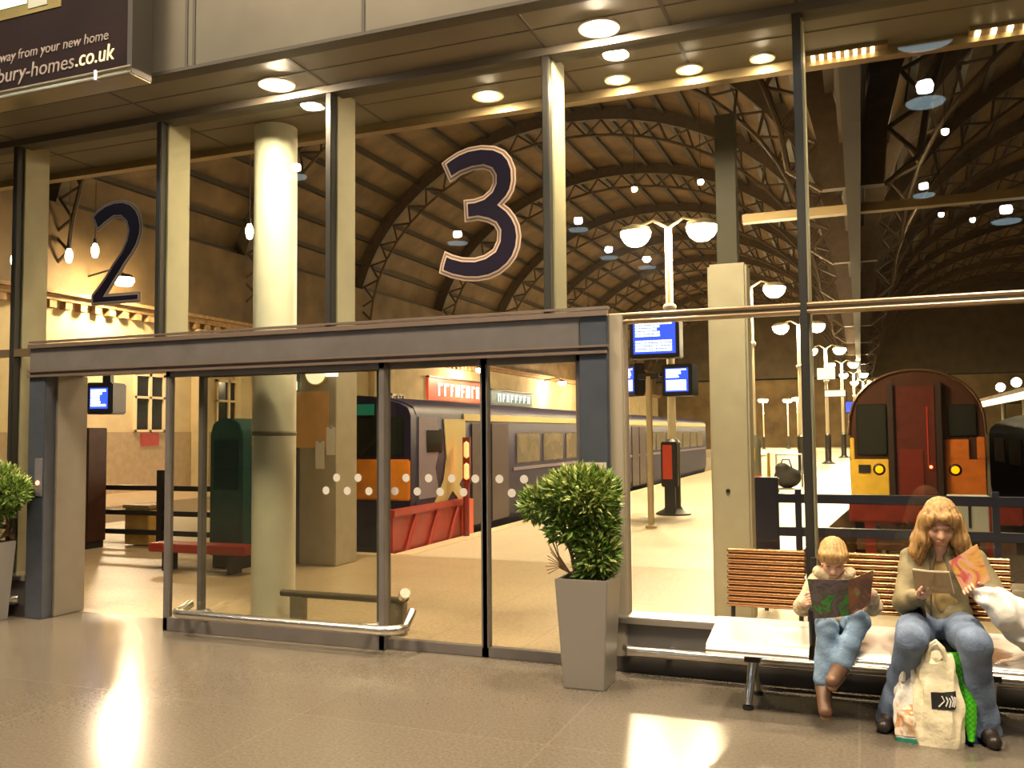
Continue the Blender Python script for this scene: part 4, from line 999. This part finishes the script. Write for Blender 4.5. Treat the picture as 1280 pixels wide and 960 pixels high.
# ================================================================== PEOPLE
SKIN = mat('skin', (.62, .36, .24), .5, var=.06); SKINP = mat('child skin', (.70, .42, .30), .5, var=.05)
def skin_subsurf(m):
    p = m.node_tree.nodes['Principled BSDF']; p.inputs['Subsurface Weight'].default_value = .12; p.inputs['Subsurface Radius'].default_value = (.01, .004, .002)
for m in (SKIN, SKINP): skin_subsurf(m)
HAIR = mat('golden hair', (.36, .205, .07), .45, var=.55, vscale=8, stretch=(7, 7, .6), bump=.4, bscale=60)
HAIRB = mat('blond child hair', (.42, .25, .09), .45, var=.35, vscale=14, stretch=(3, 3, 1), bump=.5, bscale=50)
OLIVE = mat('olive jacket', (.20, .165, .085), .75, var=.2, vscale=9, bump=.3, bscale=25)
TOP = mat('ochre top', (.36, .25, .09), .8, var=.25, vscale=20)
JEANS = mat('blue jeans', (.14, .19, .29), .85, var=.35, vscale=7, bump=.25, bscale=60)
JEANB = mat('child jeans', (.15, .23, .34), .85, var=.3, vscale=9, bump=.25, bscale=60)
FLEECE = mat('cream fleece', (.50, .40, .26), .95, var=.25, vscale=16, bump=.7, bscale=50)
BROWN = mat('brown leather', (.12, .06, .03), .5, var=.25, vscale=12); TAN = mat('tan suede', (.30, .18, .09), .8, var=.2)
SHOE = mat('dark shoe', (.025, .018, .015), .4); LIPM = mat('lips', (.50, .19, .15), .5); EYEW = mat('eyelid', (.42, .22, .15), .5); BROWM = mat('brow', (.28, .17, .07), .7)

def head_frame(c, tilt, yaw=0., roll=0.):
    """returns function local(right, forward, up)->world and 3x3 rotation; face looks to -y, tilted down"""
    R = Matrix.Rotation(yaw, 3, 'Z') @ Matrix.Rotation(tilt, 3, 'X') @ Matrix.Rotation(roll, 3, 'Y')
    B = R @ Matrix(((1, 0, 0), (0, -1, 0), (0, 0, 1)))       # local x right, y forward(-Y), z up
    c = Vector(c)
    A = np.array([[B[i][j] for j in range(3)] for i in range(3)])
    return (lambda x, f, u: np.array(c + B @ Vector((x, f, u)))), A
def add_head(S, c, tilt, yaw, roll, k=1., child=False):
    L, A = head_frame(c, tilt, yaw, roll)
    e = lambda p, r, kk=.015, op='u': S.ell(L(*[q * k for q in p]), [q * k for q in r], kk, A, op)
    cp = lambda a, b, ra, rb, kk=.01: S.cap(L(*[q * k for q in a]), L(*[q * k for q in b]), ra * k, rb * k, kk)
    e((0, -.012, .035), (.074, .092, .085)); e((0, .028, -.035), (.057, .062, .072), .03)
    e((0, .058, -.088), (.026, .022, .020), .02)
    for s in (-1, 1):
        e((s * .034, .062, -.028), (.026, .026, .03), .02)
        e((s * .031, .098, .006), (.017, .020, .012), .012, 's')
        e((s * .075, -.006, -.012), (.011, .02, .032), .008)
        e((s * .011, .090, -.034), (.010, .010, .009), .008)
    cp((0, .083, .004), (0, .104, -.032), .010, .013, .012)
    e((0, .080, .022), (.045, .014, .012), .015)
    e((0, .088, -.060), (.024, .009, .007), .008); e((0, .085, -.071), (.020, .009, .007), .008)
    return L, A
def add_hand(S, w, f, n, side, k=1., curl=.6, spread=.25):
    """w wrist, f finger direction, n direction the palm faces, side +-1: thumb on s=side*(f x n)"""
    w = np.array(w, float); f = np.array(f, float); f /= np.linalg.norm(f)
    n = np.array(n, float); n -= f * (n @ f); n /= np.linalg.norm(n)
    s = np.cross(f, n) * side
    A = np.stack([s, f, n], 1)
    S.ell(w + f * .048 * k, np.array((.039, .052, .017)) * k, .012, A)
    S.cap(w - f * .01 * k, w + f * .03 * k, .022 * k, .024 * k, .015)
    tips = []
    for i, (o_, l) in enumerate(((.029, .92), (.010, 1.0), (-.010, .94), (-.028, .76))):
        p = w + (f * .088 + s * o_) * k; a = 0.15; d = f + s * (1.5 - i) * .08 * spread
        d /= np.linalg.norm(d); r = .0088 * k
        for j, sl in enumerate((.042, .027, .021)):
            a += curl * (.55, .75, .5)[j]
            q = p + (d * math.cos(a) + n * math.sin(a)) * sl * l * k
            S.cap(p, q, r, r * .9, .005); p = q; r *= .9
        tips.append(p)
    p = w + (f * .028 + s * .030) * k; d = (s * .75 + f * .75 + n * .25)
    for j, sl in enumerate((.036, .03, .024)):
        d = d + f * .25 + n * (.28 * (j > 0)) - s * .2 * j; d /= np.linalg.norm(d)
        q = p + d * sl * k; S.cap(p, q, (.012 - .001 * j) * k, (.0105 - .001 * j) * k, .008); p = q
    return tips
def face_parts(t, L, A, k, body, browm):
    for s in (-1, 1):
        b = MB(); c = L(s * .031 * k, .079 * k, .005 * k)
        b.ball(c, .012 * k, 12, 8); e_ = obj('eyelid', b, EYEW, body, origin=wloc(t))
        b = MB(); c = L(s * .031 * k, .0845 * k, .012 * k); 
        q = [L((s * .031 + dx) * k, (.0885 - abs(dx) * .25) * k, (.0275 + dz) * k) for dx, dz in ((-.017, -.003), (-.006, .002), (.006, .002), (.017, -.003))]
        b.tube(q, .003 * k, 6); obj('eyebrow', b, browm, body, origin=wloc(t))
        q = [L((s * .031 + dx) * k, (.0905 - abs(dx) * .5) * k, (.0035 + dz) * k) for dx, dz in ((-.013, -.001), (-.005, -.003), (.005, -.003), (.013, -.001))]
        b = MB(); b.tube(q, .0025 * k, 6); obj('eyelash_line', b, BROWM, body, origin=wloc(t))
    q = [L(dx * k, (.0965 - abs(dx) * .3) * k, (-.066 + dz) * k) for dx, dz in ((-.021, .0), (-.008, .002), (.008, .002), (.021, .0))]
    obj('mouth', MB().tube(q, .0042 * k, 8), LIPM, body, origin=wloc(t))

# ---- woman
W = thing('person', 'woman with long golden hair in an olive jacket and jeans reading on the bench', 'person', (.38, -.5, 0))
hc = (.395, -.555, 1.09); tilt = .42
shL, shR = (.255, -.445, .875), (.565, -.44, .875)          # picture left / right
elL, elR = (.205, -.575, .655), (.665, -.56, .68)
wrL, wrR = (.262, -.735, .715), (.560, -.735, .735)
hipL, hipR = (.275, -.43, .51), (.475, -.43, .51)
knL, knR = (.215, -.90, .525), (.505, -.92, .525)
anL, anR = (.12, -.66, .085), (.545, -.73, .085)
toL, toR = (.07, -.80, .03), (.58, -.88, .03)
S = SDF()
Lh, Ah = add_head(S, hc, tilt, -.05, 0.)
S.cap((.39, -.47, .93), (.395, -.52, 1.03), .050, .046, .03)
S.ell((.375, -.42, .56), (.155, .11, .11), .05); S.ell((.385, -.43, .70), (.125, .09, .15), .06); S.ell((.40, -.44, .85), (.145, .095, .12), .06)
S.chain([shL, elL, wrL], [.05, .04, .027], .03); S.chain([shR, elR, wrR], [.05, .04, .027], .03)
S.chain([hipL, knL, anL], [.085, .058, .04], .03); S.chain([hipR, knR, anR], [.085, .058, .04], .03)
S.chain([anL, toL], [.038, .028], .02); S.chain([anR, toR], [.038, .028], .02)
add_hand(S, wrL, (.55, -.55, .35), (.15, -.2, 1.), 1, .95, .9)
add_hand(S, wrR, (-.55, -.45, .45), (.2, -.75, -.35), 1, .95, .8)
bw = S.obj('body', SKIN, W, .0055)
face_parts(W, Lh, Ah, 1., bw, BROWM)
J = SDF()
J.ell((.38, -.42, .585), (.168, .125, .085), .05); J.ell((.385, -.43, .70), (.150, .118, .15), .06); J.ell((.40, -.44, .84), (.165, .118, .12), .06)
J.chain([shL, elL, tuple(np.array(wrL) * .92 + np.array(elL) * .08)], [.068, .062, .045], .035); J.chain([shR, elR, tuple(np.array(wrR) * .92 + np.array(elR) * .08)], [.068, .062, .045], .035)
J.cap((.395, -.47, .925), (.395, -.48, .945), .075, .07, .03)
J.ell((.395, -.58, 1.0), (.05, .09, .10), .01, None, 's')
J.ell((.385, -.585, .74), (.045, .075, .22), .015, None, 's')
jk = J.obj('jacket', OLIVE, W, .007, wrinkle(.004, 42))
T_ = SDF(); T_.ell((.385, -.44, .70), (.13, .112, .17), .05); T_.ell((.40, -.445, .84), (.135, .102, .10), .05)
T_.ell((.40, -.60, .985), (.065, .10, .08), .01, None, 's')
T_.obj('top', TOP, W, .007, wrinkle(.002, 60))
Jn = SDF()
Jn.ell((.375, -.42, .525), (.172, .125, .092), .05)
mid = lambda a, b, q: tuple(np.array(a) * (1 - q) + np.array(b) * q)
Jn.chain([hipL, mid(hipL, knL, .5), knL, mid(knL, anL, .5), (anL[0] - .005, anL[1] - .02, .05)], [.098, .092, .074, .064, .082], .03)
Jn.chain([hipR, mid(hipR, knR, .5), knR, mid(knR, anR, .5), (anR[0] + .005, anR[1] - .02, .05)], [.098, .092, .076, .066, .084], .03)
jn = Jn.obj('jeans', JEANS, W, .007, wrinkle(.003, 38, 1.), lambda X, Y, Z: (.03 - Z))
for a, b_ in ((anL, toL), (anR, toR)):
    a = np.array(a); b_ = np.array(b_)
    F_ = SDF(); F_.cap((a[0], a[1] + .03, .04), (b_[0], b_[1], .035), .042, .036, .02); F_.cap((a[0], a[1] + .02, .05), (a[0], a[1], .09), .045, .05, .02); q_ = a * .4 + b_ * .6; F_.cap((a[0], a[1], .085), (q_[0], q_[1], .055), .047, .042, .02)
    F_.obj('shoe', SHOE, W, .007, None, lambda X, Y, Z: (.004 - Z))
Hh = SDF(); k1 = lambda x, f, u: Lh(x, f, u)
Hh.ell(k1(0, -.02, .045), (.088, .103, .094), .02, Ah)
for s in (-1, 1):
    Hh.cap(k1(s * .062, .035, .045), k1(s * .082, .012, -.045), .034, .032, .03)
    x_ = .395 + s * .088
    Hh.chain([k1(s * .072, -.01, .0), (x_ + s * .005, -.555, 1.00), (x_ + s * .03, -.53, .93), (x_ + s * .02, -.525, .865)], [.042, .043, .042, .018], .03)
    Hh.chain([k1(s * .06, -.05, .0), (x_ + s * .01, -.47, .98), (x_ + s * .035, -.46, .90)], [.05, .05, .03], .03)
Hh.cap(k1(0, -.06, 0), (.395, -.40, .90), .07, .05, .03)
Hh.cap(k1(-.03, .068, .075), k1(-.055, .07, .03), .022, .014, .02); Hh.cap(k1(.03, .068, .075), k1(.055, .07, .03), .022, .014, .02); Hh.cap(k1(-.03, .075, .068), k1(.03, .075, .068), .018, .018, .02)
Hh.ell(k1(0, .095, -.03), (.052, .07, .085), .012, Ah, 's')
def strands(X, Y, Z): return .0022 * np.sin(230 * X + 2.5 * np.sin(17 * Z) + 150 * Y) + .0016 * np.sin(420 * X - 260 * Y + 2 * np.sin(23 * Z))
Hh.obj('hair', HAIR, W, .0055, strands)
obj('jacket_collar', MB().tube([(.335, -.535, .90), (.33, -.49, .95), (.36, -.43, .965), (.43, -.43, .965), (.46, -.49, .95), (.455, -.535, .90)], .018, 8), OLIVE, jk, origin=wloc(W))
obj('jacket_zip', MB().tube([(.335, -.545, .90), (.335, -.562, .8), (.335, -.56, .68), (.335, -.545, .58)], .005, 6), BROWN, jk, origin=wloc(W))

# ---- boy
Bo = thing('person', 'small blond child in a cream fleece and jeans reading a comic on the bench', 'person', (-.16, -.5, .41))
hb = (-.165, -.56, .875); tb = .55
sL, sR = (-.265, -.49, .725), (-.075, -.485, .73)
eL, eR = (-.335, -.60, .595), (.035, -.60, .625)
wL, wR = (-.318, -.745, .645), (.030, -.735, .715)
hL, hR = (-.215, -.45, .475), (-.10, -.45, .475)
kL, kR = (-.20, -.76, .515), (-.035, -.75, .57)
aL, aR = (-.225, -.82, .235), (-.135, -.83, .345)
tL, tR = (-.215, -.915, .115), (-.175, -.945, .285)
S = SDF(); kb = .88
Lb, Ab = add_head(S, hb, tb, .02, 0., kb)
S.cap((-.165, -.49, .755), (-.165, -.53, .82), .036, .036, .02)
S.ell((-.158, -.44, .50), (.095, .08, .07), .04); S.ell((-.16, -.455, .62), (.085, .07, .12), .05); S.ell((-.168, -.475, .70), (.095, .068, .07), .04)
S.chain([sL, eL, wL], [.036, .028, .020], .02); S.chain([sR, eR, wR], [.036, .028, .020], .02)
S.chain([hL, kL, aL], [.055, .042, .03], .02); S.chain([hR, kR, aR], [.055, .042, .03], .02)
S.chain([aL, tL], [.03, .022], .02); S.chain([aR, tR], [.03, .022], .02)
add_hand(S, wL, (.15, -.75, .30), (.9, -.1, .15), 1, .72, .75)
add_hand(S, wR, (-.25, -.75, .25), (-.9, -.1, .15), -1, .72, .75)
bb = S.obj('body', SKINP, Bo, .005)
face_parts(Bo, Lb, Ab, kb, bb, HAIRB)
J = SDF()
J.ell((-.158, -.445, .515), (.118, .10, .07), .04); J.ell((-.16, -.46, .62), (.112, .095, .12), .05); J.ell((-.168, -.48, .70), (.118, .088, .07), .04)
J.chain([sL, eL, mid(eL, wL, .93)], [.052, .046, .034], .03); J.chain([sR, eR, mid(eR, wR, .93)], [.052, .046, .034], .03)
J.ell((-.165, -.60, .80), (.045, .09, .05), .01, None, 's')
fl = J.obj('fleece', FLEECE, Bo, .006, wrinkle(.0035, 55, 2.))
H_ = SDF(); n = 10
pts = [(-.165 + .085 * math.cos(a), -.475 - .05 * math.sin(a) - .02, .775 + .012 * math.cos(2 * a)) for a in [2 * PI * i / n for i in range(n + 1)]]
H_.chain(pts, [.030] * (n + 1), .02); H_.obj('hood', FLEECE, Bo, .006, wrinkle(.003, 60, 1.))
Jn = SDF(); Jn.ell((-.158, -.445, .475), (.112, .09, .062), .04)
Jn.chain([hL, kL, mid(kL, aL, .5), mid(kL, aL, .93)], [.066, .055, .051, .055], .025); Jn.chain([hR, kR, mid(kR, aR, .5), mid(kR, aR, .93)], [.066, .055, .051, .055], .025)
Jn.obj('jeans', JEANB, Bo, .006, wrinkle(.003, 50, .5))
for a, b_, kn_ in ((aL, tL, kL), (aR, tR, kR)):
    a = np.array(a); b_ = np.array(b_)
    F_ = SDF(); F_.cap(a + (0, .0, -.01), b_, .044, .036, .015); u_ = (np.array(kn_) - a) / np.linalg.norm(np.array(kn_) - a); F_.cap(a + u_ * .06, a + (0, .01, -.02), .041, .042, .015)
    bt = F_.obj('boot', BROWN, Bo, .006)
    F_ = SDF(); F_.cap(a + (0, .012, -.062), b_ + (0, .0, -.026), .026, .026, .01)
    F_.obj('boot_sole', TAN, bt, .007); bt.children[0].location = (0, 0, 0)
Hb = SDF(); kk = lambda x, f, u: Lb(x * kb, f * kb, u * kb)
Hb.ell(kk(0, -.018, .048), np.array((.086, .104, .088)) * kb, .02, Ab)
for s in (-1, 1): Hb.cap(kk(s * .066, .02, .05), kk(s * .08, .0, .0), .026 * kb, .018 * kb, .02)
Hb.cap(kk(-.045, .062, .07), kk(.045, .062, .07), .03 * kb, .03 * kb, .02); Hb.cap(kk(-.045, .078, .045), kk(.045, .078, .045), .018 * kb, .018 * kb, .015)
Hb.cap(kk(0, -.06, .0), kk(0, -.05, -.06), .06 * kb, .045 * kb, .03)
Hb.ell(kk(0, .10, -.03), np.array((.062, .06, .06)) * kb, .01, Ab, 's')
Hb.obj('hair', HAIRB, Bo, .005, lambda X, Y, Z: .0018 * np.sin(260 * X + 120 * Y + 2 * np.sin(30 * Z)))

# ================================================================== READING MATTER AND BAGS
def page_mat(name, cols, scale, seed=0.):
    m = bpy.data.materials.new(name); m.use_nodes = True; nt = m.node_tree; p = nt.nodes['Principled BSDF']; p.inputs['Roughness'].default_value = .35
    tc = nt.nodes.new('ShaderNodeTexCoord'); mp = nt.nodes.new('ShaderNodeMapping'); mp.inputs['Location'].default_value = (seed, seed, seed)
    v = nt.nodes.new('ShaderNodeTexNoise'); v.inputs['Scale'].default_value = scale; v.inputs['Detail'].default_value = 3; v.inputs['Distortion'].default_value = .8
    r = nt.nodes.new('ShaderNodeValToRGB'); r.color_ramp.interpolation = 'EASE'
    while len(r.color_ramp.elements) < len(cols): r.color_ramp.elements.new(.5)
    for i, c in enumerate(cols):
        r.color_ramp.elements[i].position = .28 + .44 * i / (len(cols) - 1); r.color_ramp.elements[i].color = (*c, 1)
    nt.links.new(tc.outputs['Object'], mp.inputs[0]); nt.links.new(mp.outputs[0], v.inputs[0]); nt.links.new(v.outputs['Fac'], r.inputs[0]); nt.links.new(r.outputs[0], p.inputs['Base Color'])
    return m
def bent(p00, p10, p11, p01, sag, th=.004, nu=10, nv=8):
    """quad sheet p00..p01, u along first edge; sag bends it along the mean normal"""
    a, b_, c, d = map(Vector, (p00, p10, p11, p01)); nrm = (b_ - a).cross(d - a).normalized()
    def fn(u, v): return (a * (1 - u) + b_ * u) * (1 - v) + (d * (1 - u) + c * u) * v + nrm * sag * math.sin(PI * u)
    return MB().grid(fn, nu, nv, th)
PAGE = mat('page white', (.72, .66, .55), .6)
t = thing('comic', 'open comic with dark green covers held by the child', 'magazine', (-.17, -.83, .59))
sp = (-.085, -.800, .605); st = (-.085, -.835, .80)
c = obj('left_cover', bent((-.262, -.845, .585), sp, st, (-.292, -.865, .80), .012), page_mat('comic cover green', [(.02, .09, .02), (.035, .20, .03), (.07, .05, .045), (.11, .08, .085), (.05, .04, .035), (.035, .18, .03)], 12), t)
obj('right_cover', bent(sp, (.022, -.845, .68), (.045, -.87, .865), st, .015), page_mat('comic cover brown', [(.09, .20, .05), (.16, .06, .03), (.07, .04, .03), (.30, .12, .06)], 13, 3), t)
obj('pages', bent((-.262, -.838, .588), (-.085, -.79, .608), (-.085, -.825, .795), (-.288, -.857, .795), .012, .006), PAGE, t)
t = thing('leaflet', 'brown folded leaflet in the right hand of the woman', 'leaflet', (.32, -.80, .76))
obj('front_sheet', bent((.245, -.80, .755), (.425, -.83, .755), (.405, -.86, .865), (.232, -.83, .868), .012), page_mat('leaflet brown', [(.22, .15, .08), (.30, .21, .11), (.15, .10, .06)], 9, 2), t)
obj('rear_sheet', bent((.25, -.785, .755), (.43, -.815, .755), (.408, -.845, .87), (.236, -.818, .872), .010), PAGE, t)
t = thing('magazine', 'colourful pink and orange magazine tilted in the left hand of the woman', 'magazine', (.5, -.80, .9))
obj('cover', bent((.475, -.80, .755), (.60, -.80, .83), (.545, -.80, 1.01), (.41, -.80, .915), .014, .004), page_mat('magazine cover', [(.22, .06, .12), (.62, .16, .12), (.72, .40, .10), (.75, .42, .30), (.60, .10, .10), (.70, .48, .10)], 10, 1.5), t)
obj('pages', bent((.478, -.792, .758), (.60, -.792, .833), (.545, -.79, 1.008), (.413, -.79, .913), .014, .006), PAGE, t)

PLASTIC = mat('white carrier plastic', (.74, .72, .66), .35, var=.05, bump=.6, bscale=14)
CREAMB = mat('cream carrier plastic', (.78, .70, .48), .38, var=.06, bump=.6, bscale=16)
def carrier(c, w, d, h, mats, name, label, cat, lean=(0, 0), seed=0, topw=.6, extra=None):
    """soft carrier bag: lofted creased body open at the top with two handles"""
    t = thing(name, label, cat, (c[0], c[1], c[2])); rnd = random.Random(seed); ph = [rnd.uniform(0, 6) for _ in range(6)]
    N, M_ = 40, 26
    def P(u, v):
        a = 2 * PI * u; s = 1 - (1 - topw) * v ** 2.2; sd = (1 - .55 * v ** 1.5)
        bulge = 1 + .10 * math.sin(PI * min(1, v * 1.2))
        x = math.copysign(abs(math.cos(a)) ** .55, math.cos(a)) * w / 2 * s * bulge; y = math.copysign(abs(math.sin(a)) ** .55, math.sin(a)) * d / 2 * sd * bulge
        cr = .012 * math.sin(5 * a + ph[0] + 5 * v) + .009 * math.sin(9 * a + ph[1] - 7 * v) + .006 * math.sin(16 * v + ph[2] + 3 * a)
        k = 1 + cr / (w / 2) * (.35 + .9 * v)
        z = h * v + (v ** 3) * .03 * math.sin(3 * a + ph[3])
        return (c[0] + x * k + lean[0] * v, c[1] + y * k + lean[1] * v, c[2] + z)
    b = MB(); rows = [[b.bm.verts.new(P(i / N, j / M_)) for i in range(N)] for j in range(M_ + 1)]
    for p, q in zip(rows, rows[1:]):
        for i in range(N): b.bm.faces.new((p[i], p[(i + 1) % N], q[(i + 1) % N], q[i]))
    b.bm.faces.new(rows[0][::-1])
    cap_c = b.bm.verts.new((c[0] + lean[0], c[1] + lean[1], c[2] + h * .93))
    for i in range(N): b.bm.faces.new((rows[-1][i], rows[-1][(i + 1) % N], cap_c))
    body = obj('bag_body', b, mats[0], t)
    tx, ty, tz = c[0] + lean[0], c[1] + lean[1], c[2] + h
    for s in (-1, 1):
        obj('handle', MB().tube([(tx - w * .22, ty + s * .02, tz - .02), (tx - w * .14, ty + s * .03, tz + .05), (tx + w * .02, ty + s * .035, tz + .075), (tx + w * .16, ty + s * .03, tz + .04), (tx + w * .22, ty + s * .02, tz - .02)], [.016, .012, .009, .012, .016], 8), mats[1], t)
    return t, P
t, P = carrier((.33, -.87, .0), .215, .15, .43, (CREAMB, CREAMB), 'carrier_bag', 'tall cream plastic carrier bag with a black printed mark, between the feet of the woman', 'bag', (.0, .02), 3, .72)
b = MB()                                   # printed black block with pale strokes
def on_bag(u, v, off): 
    p = Vector(P(u, v)); q = Vector(P(u, v)); cc = Vector((.33, -.87, p.z)); d = (p - cc); d.z = 0; return p + d.normalized() * off
b.grid(lambda u, v: on_bag(.735 + .12 * u, .44 + .20 * v, .004), 10, 8, .001); pr_ = obj('printed_mark', b, BLACK, t)
b = MB()
for i in range(6):
    u0 = .75 + .016 * i; b.tube([on_bag(u0, .47 + .01 * (i % 2), .007), on_bag(u0 + .012, .54, .007), on_bag(u0 + .004, .60 - .012 * (i % 3), .007)], .0035, 6)
obj('printed_strokes', b, PLASTIC, pr_, origin=wloc(t))
t, P = carrier((.195, -.86, .0), .13, .11, .32, (PLASTIC, PLASTIC), 'carrier_bag', 'small white carrier bag with orange print leaning at the left of the cream bag', 'bag', (.0, .02), 8, .6)
c_ = (.195, -.86)
def on2(u, v, off):
    p = Vector(P(u, v)); d = p - Vector((c_[0], c_[1], p.z)); d.z = 0; return p + d.normalized() * off
obj('orange_print', MB().grid(lambda u, v: on2(.58 + .26 * u, .10 + .5 * v, .004), 14, 8, .001), page_mat('bag print', [(.75, .35, .05), (.8, .72, .6), (.55, .25, .06), (.8, .7, .55)], 16, 4), t)
obj('green_base', MB().grid(lambda u, v: on2(.5 + .4 * u, .005 + .06 * v, .004), 18, 3, .001), mat('green base', (.02, .22, .14), .4), t)
# green patterned bag with a dark blue lower part
GRN = bpy.data.materials.new('green pattern'); GRN.use_nodes = True
nt = GRN.node_tree; p = nt.nodes['Principled BSDF']; p.inputs['Roughness'].default_value = .35
tc = nt.nodes.new('ShaderNodeTexCoord'); ck = nt.nodes.new('ShaderNodeTexChecker'); ck.inputs['Scale'].default_value = 70
ck.inputs['Color1'].default_value = (.10, .62, .02, 1); ck.inputs['Color2'].default_value = (.05, .42, .015, 1)
nt.links.new(tc.outputs['Object'], ck.inputs[0]); nt.links.new(ck.outputs[0], p.inputs['Base Color'])
t, P = carrier((.468, -.775, .0), .11, .11, .26, (mat('dark blue bag', (.02, .035, .10), .4, bump=.5, bscale=18), GRN), 'carrier_bag', 'dark blue bag with a bright green patterned flap standing right of the cream bag', 'bag', (-.04, .0), 5, .7)
b = MB()
G0 = [(.40, .46), (.455, .46), (.49, .30), (.54, .17), (.585, .05)]; G1 = [(.47, .47), (.505, .44), (.535, .30), (.565, .18), (.60, .05)]
def gfn(u, v):
    i = min(3, int(v * 4)); f = v * 4 - i
    A_ = [(.385, .455), (.415, .34), (.44, .22), (.455, .12), (.468, .03)]; B_ = [(.46, .465), (.488, .34), (.505, .22), (.503, .12), (.488, .03)]
    a = Vector(A_[i]) * (1 - f) + Vector(A_[i + 1]) * f; c = Vector(B_[i]) * (1 - f) + Vector(B_[i + 1]) * f
    q = a * (1 - u) + c * u
    return (q.x, -.83 - .05 * v - .015 * math.sin(u * PI) + .008 * math.sin(9 * v), q.y)
obj('green_flap', MB().grid(gfn, 8, 20, .006), GRN, t)
# white bag held in the woman's left hand, lying on the seat
t = thing('carrier_bag', 'long white carrier bag held in the hand of the woman and sagging onto the seat', 'bag', (.66, -.78, .6))
S = SDF()
S.chain([(.525, -.80, .765), (.58, -.81, .735), (.66, -.80, .67), (.76, -.74, .57), (.85, -.68, .50)], [.022, .045, .072, .085, .07], .04)
S.chain([(.64, -.76, .765), (.70, -.75, .68), (.80, -.70, .56)], [.02, .06, .07], .05)
S.ell((.86, -.64, .50), (.10, .10, .075), .05)
S.obj('bag_body', PLASTIC, t, .007, lambda X, Y, Z: .007 * np.sin(70 * (X * .6 + Z * .8) + 3 * np.sin(14 * (X - Z))) + .004 * np.sin(55 * Y + 40 * X))
obj('handle', MB().tube([(.50, -.785, .775), (.515, -.80, .785), (.53, -.81, .77), (.545, -.815, .75)], .012, 8), PLASTIC, t)
obj('red_print', MB().ball((.772, -.826, .62), .012, 10, 8, (1.6, .4, 1.6)), STR, t)

# ================================================================== LIGHT, CAMERA
def area(name, loc, size, power, col, rot=(0, 0, 0)):
    l = bpy.data.lights.new(name, 'AREA'); l.energy = power; l.color = col; l.shape = 'DISK'; l.size = size
    o = bpy.data.objects.new(name, l); COL.objects.link(o); o.location = loc; o.rotation_euler = rot; o['kind'] = 'helper'
    return o
area('concourse_fill_light', (1.5, -5.5, 11), 3.0, 1500, (1, .81, .58))  # unseen fill added high up for concourse ambient light
area('concourse_fill_light', (-8, -6.0, 12), 3.0, 1900, (1, .80, .55))  # second added fill, brightens the left of the concourse
area('platform_fill_light', (-4.5, 4, 8.5), 1.5, 420, (1, .76, .45))  # unseen fill added to brighten the cross platform

w = bpy.data.worlds.new('night'); scene.world = w; w.use_nodes = True
w.node_tree.nodes['Background'].inputs[0].default_value = (.02, .014, .007, 1); w.node_tree.nodes['Background'].inputs[1].default_value = 1.

cam = bpy.data.cameras.new('camera'); co = bpy.data.objects.new('camera', cam); COL.objects.link(co)
cam.sensor_fit = 'HORIZONTAL'; cam.sensor_width = 36; cam.lens = 36 * 1114 / 1280; cam.clip_end = 300; cam.clip_start = .05
Rx = Vector((.93148, .36369, -.00871)); Ux = Vector((.02841, -.04884, .99840)); Fx = Vector((-.36268, .93024, .05582))
co.matrix_world = Matrix((( Rx.x, Ux.x, -Fx.x, 0), (Rx.y, Ux.y, -Fx.y, -6), (Rx.z, Ux.z, -Fx.z, 1.6), (0, 0, 0, 1)))
scene.camera = co
vs = scene.view_settings; vs.view_transform = 'Standard'; vs.look = 'None'; vs.exposure = .4; vs.gamma = 1; vs.use_curve_mapping = False
cy = scene.cycles
cy.use_denoising = True
try: cy.denoiser = 'OPENIMAGEDENOISE'
except Exception: pass
cy.max_bounces = 8; cy.transparent_max_bounces = 24; cy.diffuse_bounces = 3; cy.glossy_bounces = 4; cy.sample_clamp_indirect = 4; cy.caustics_reflective = False; cy.caustics_refractive = False
cy.use_light_tree = True
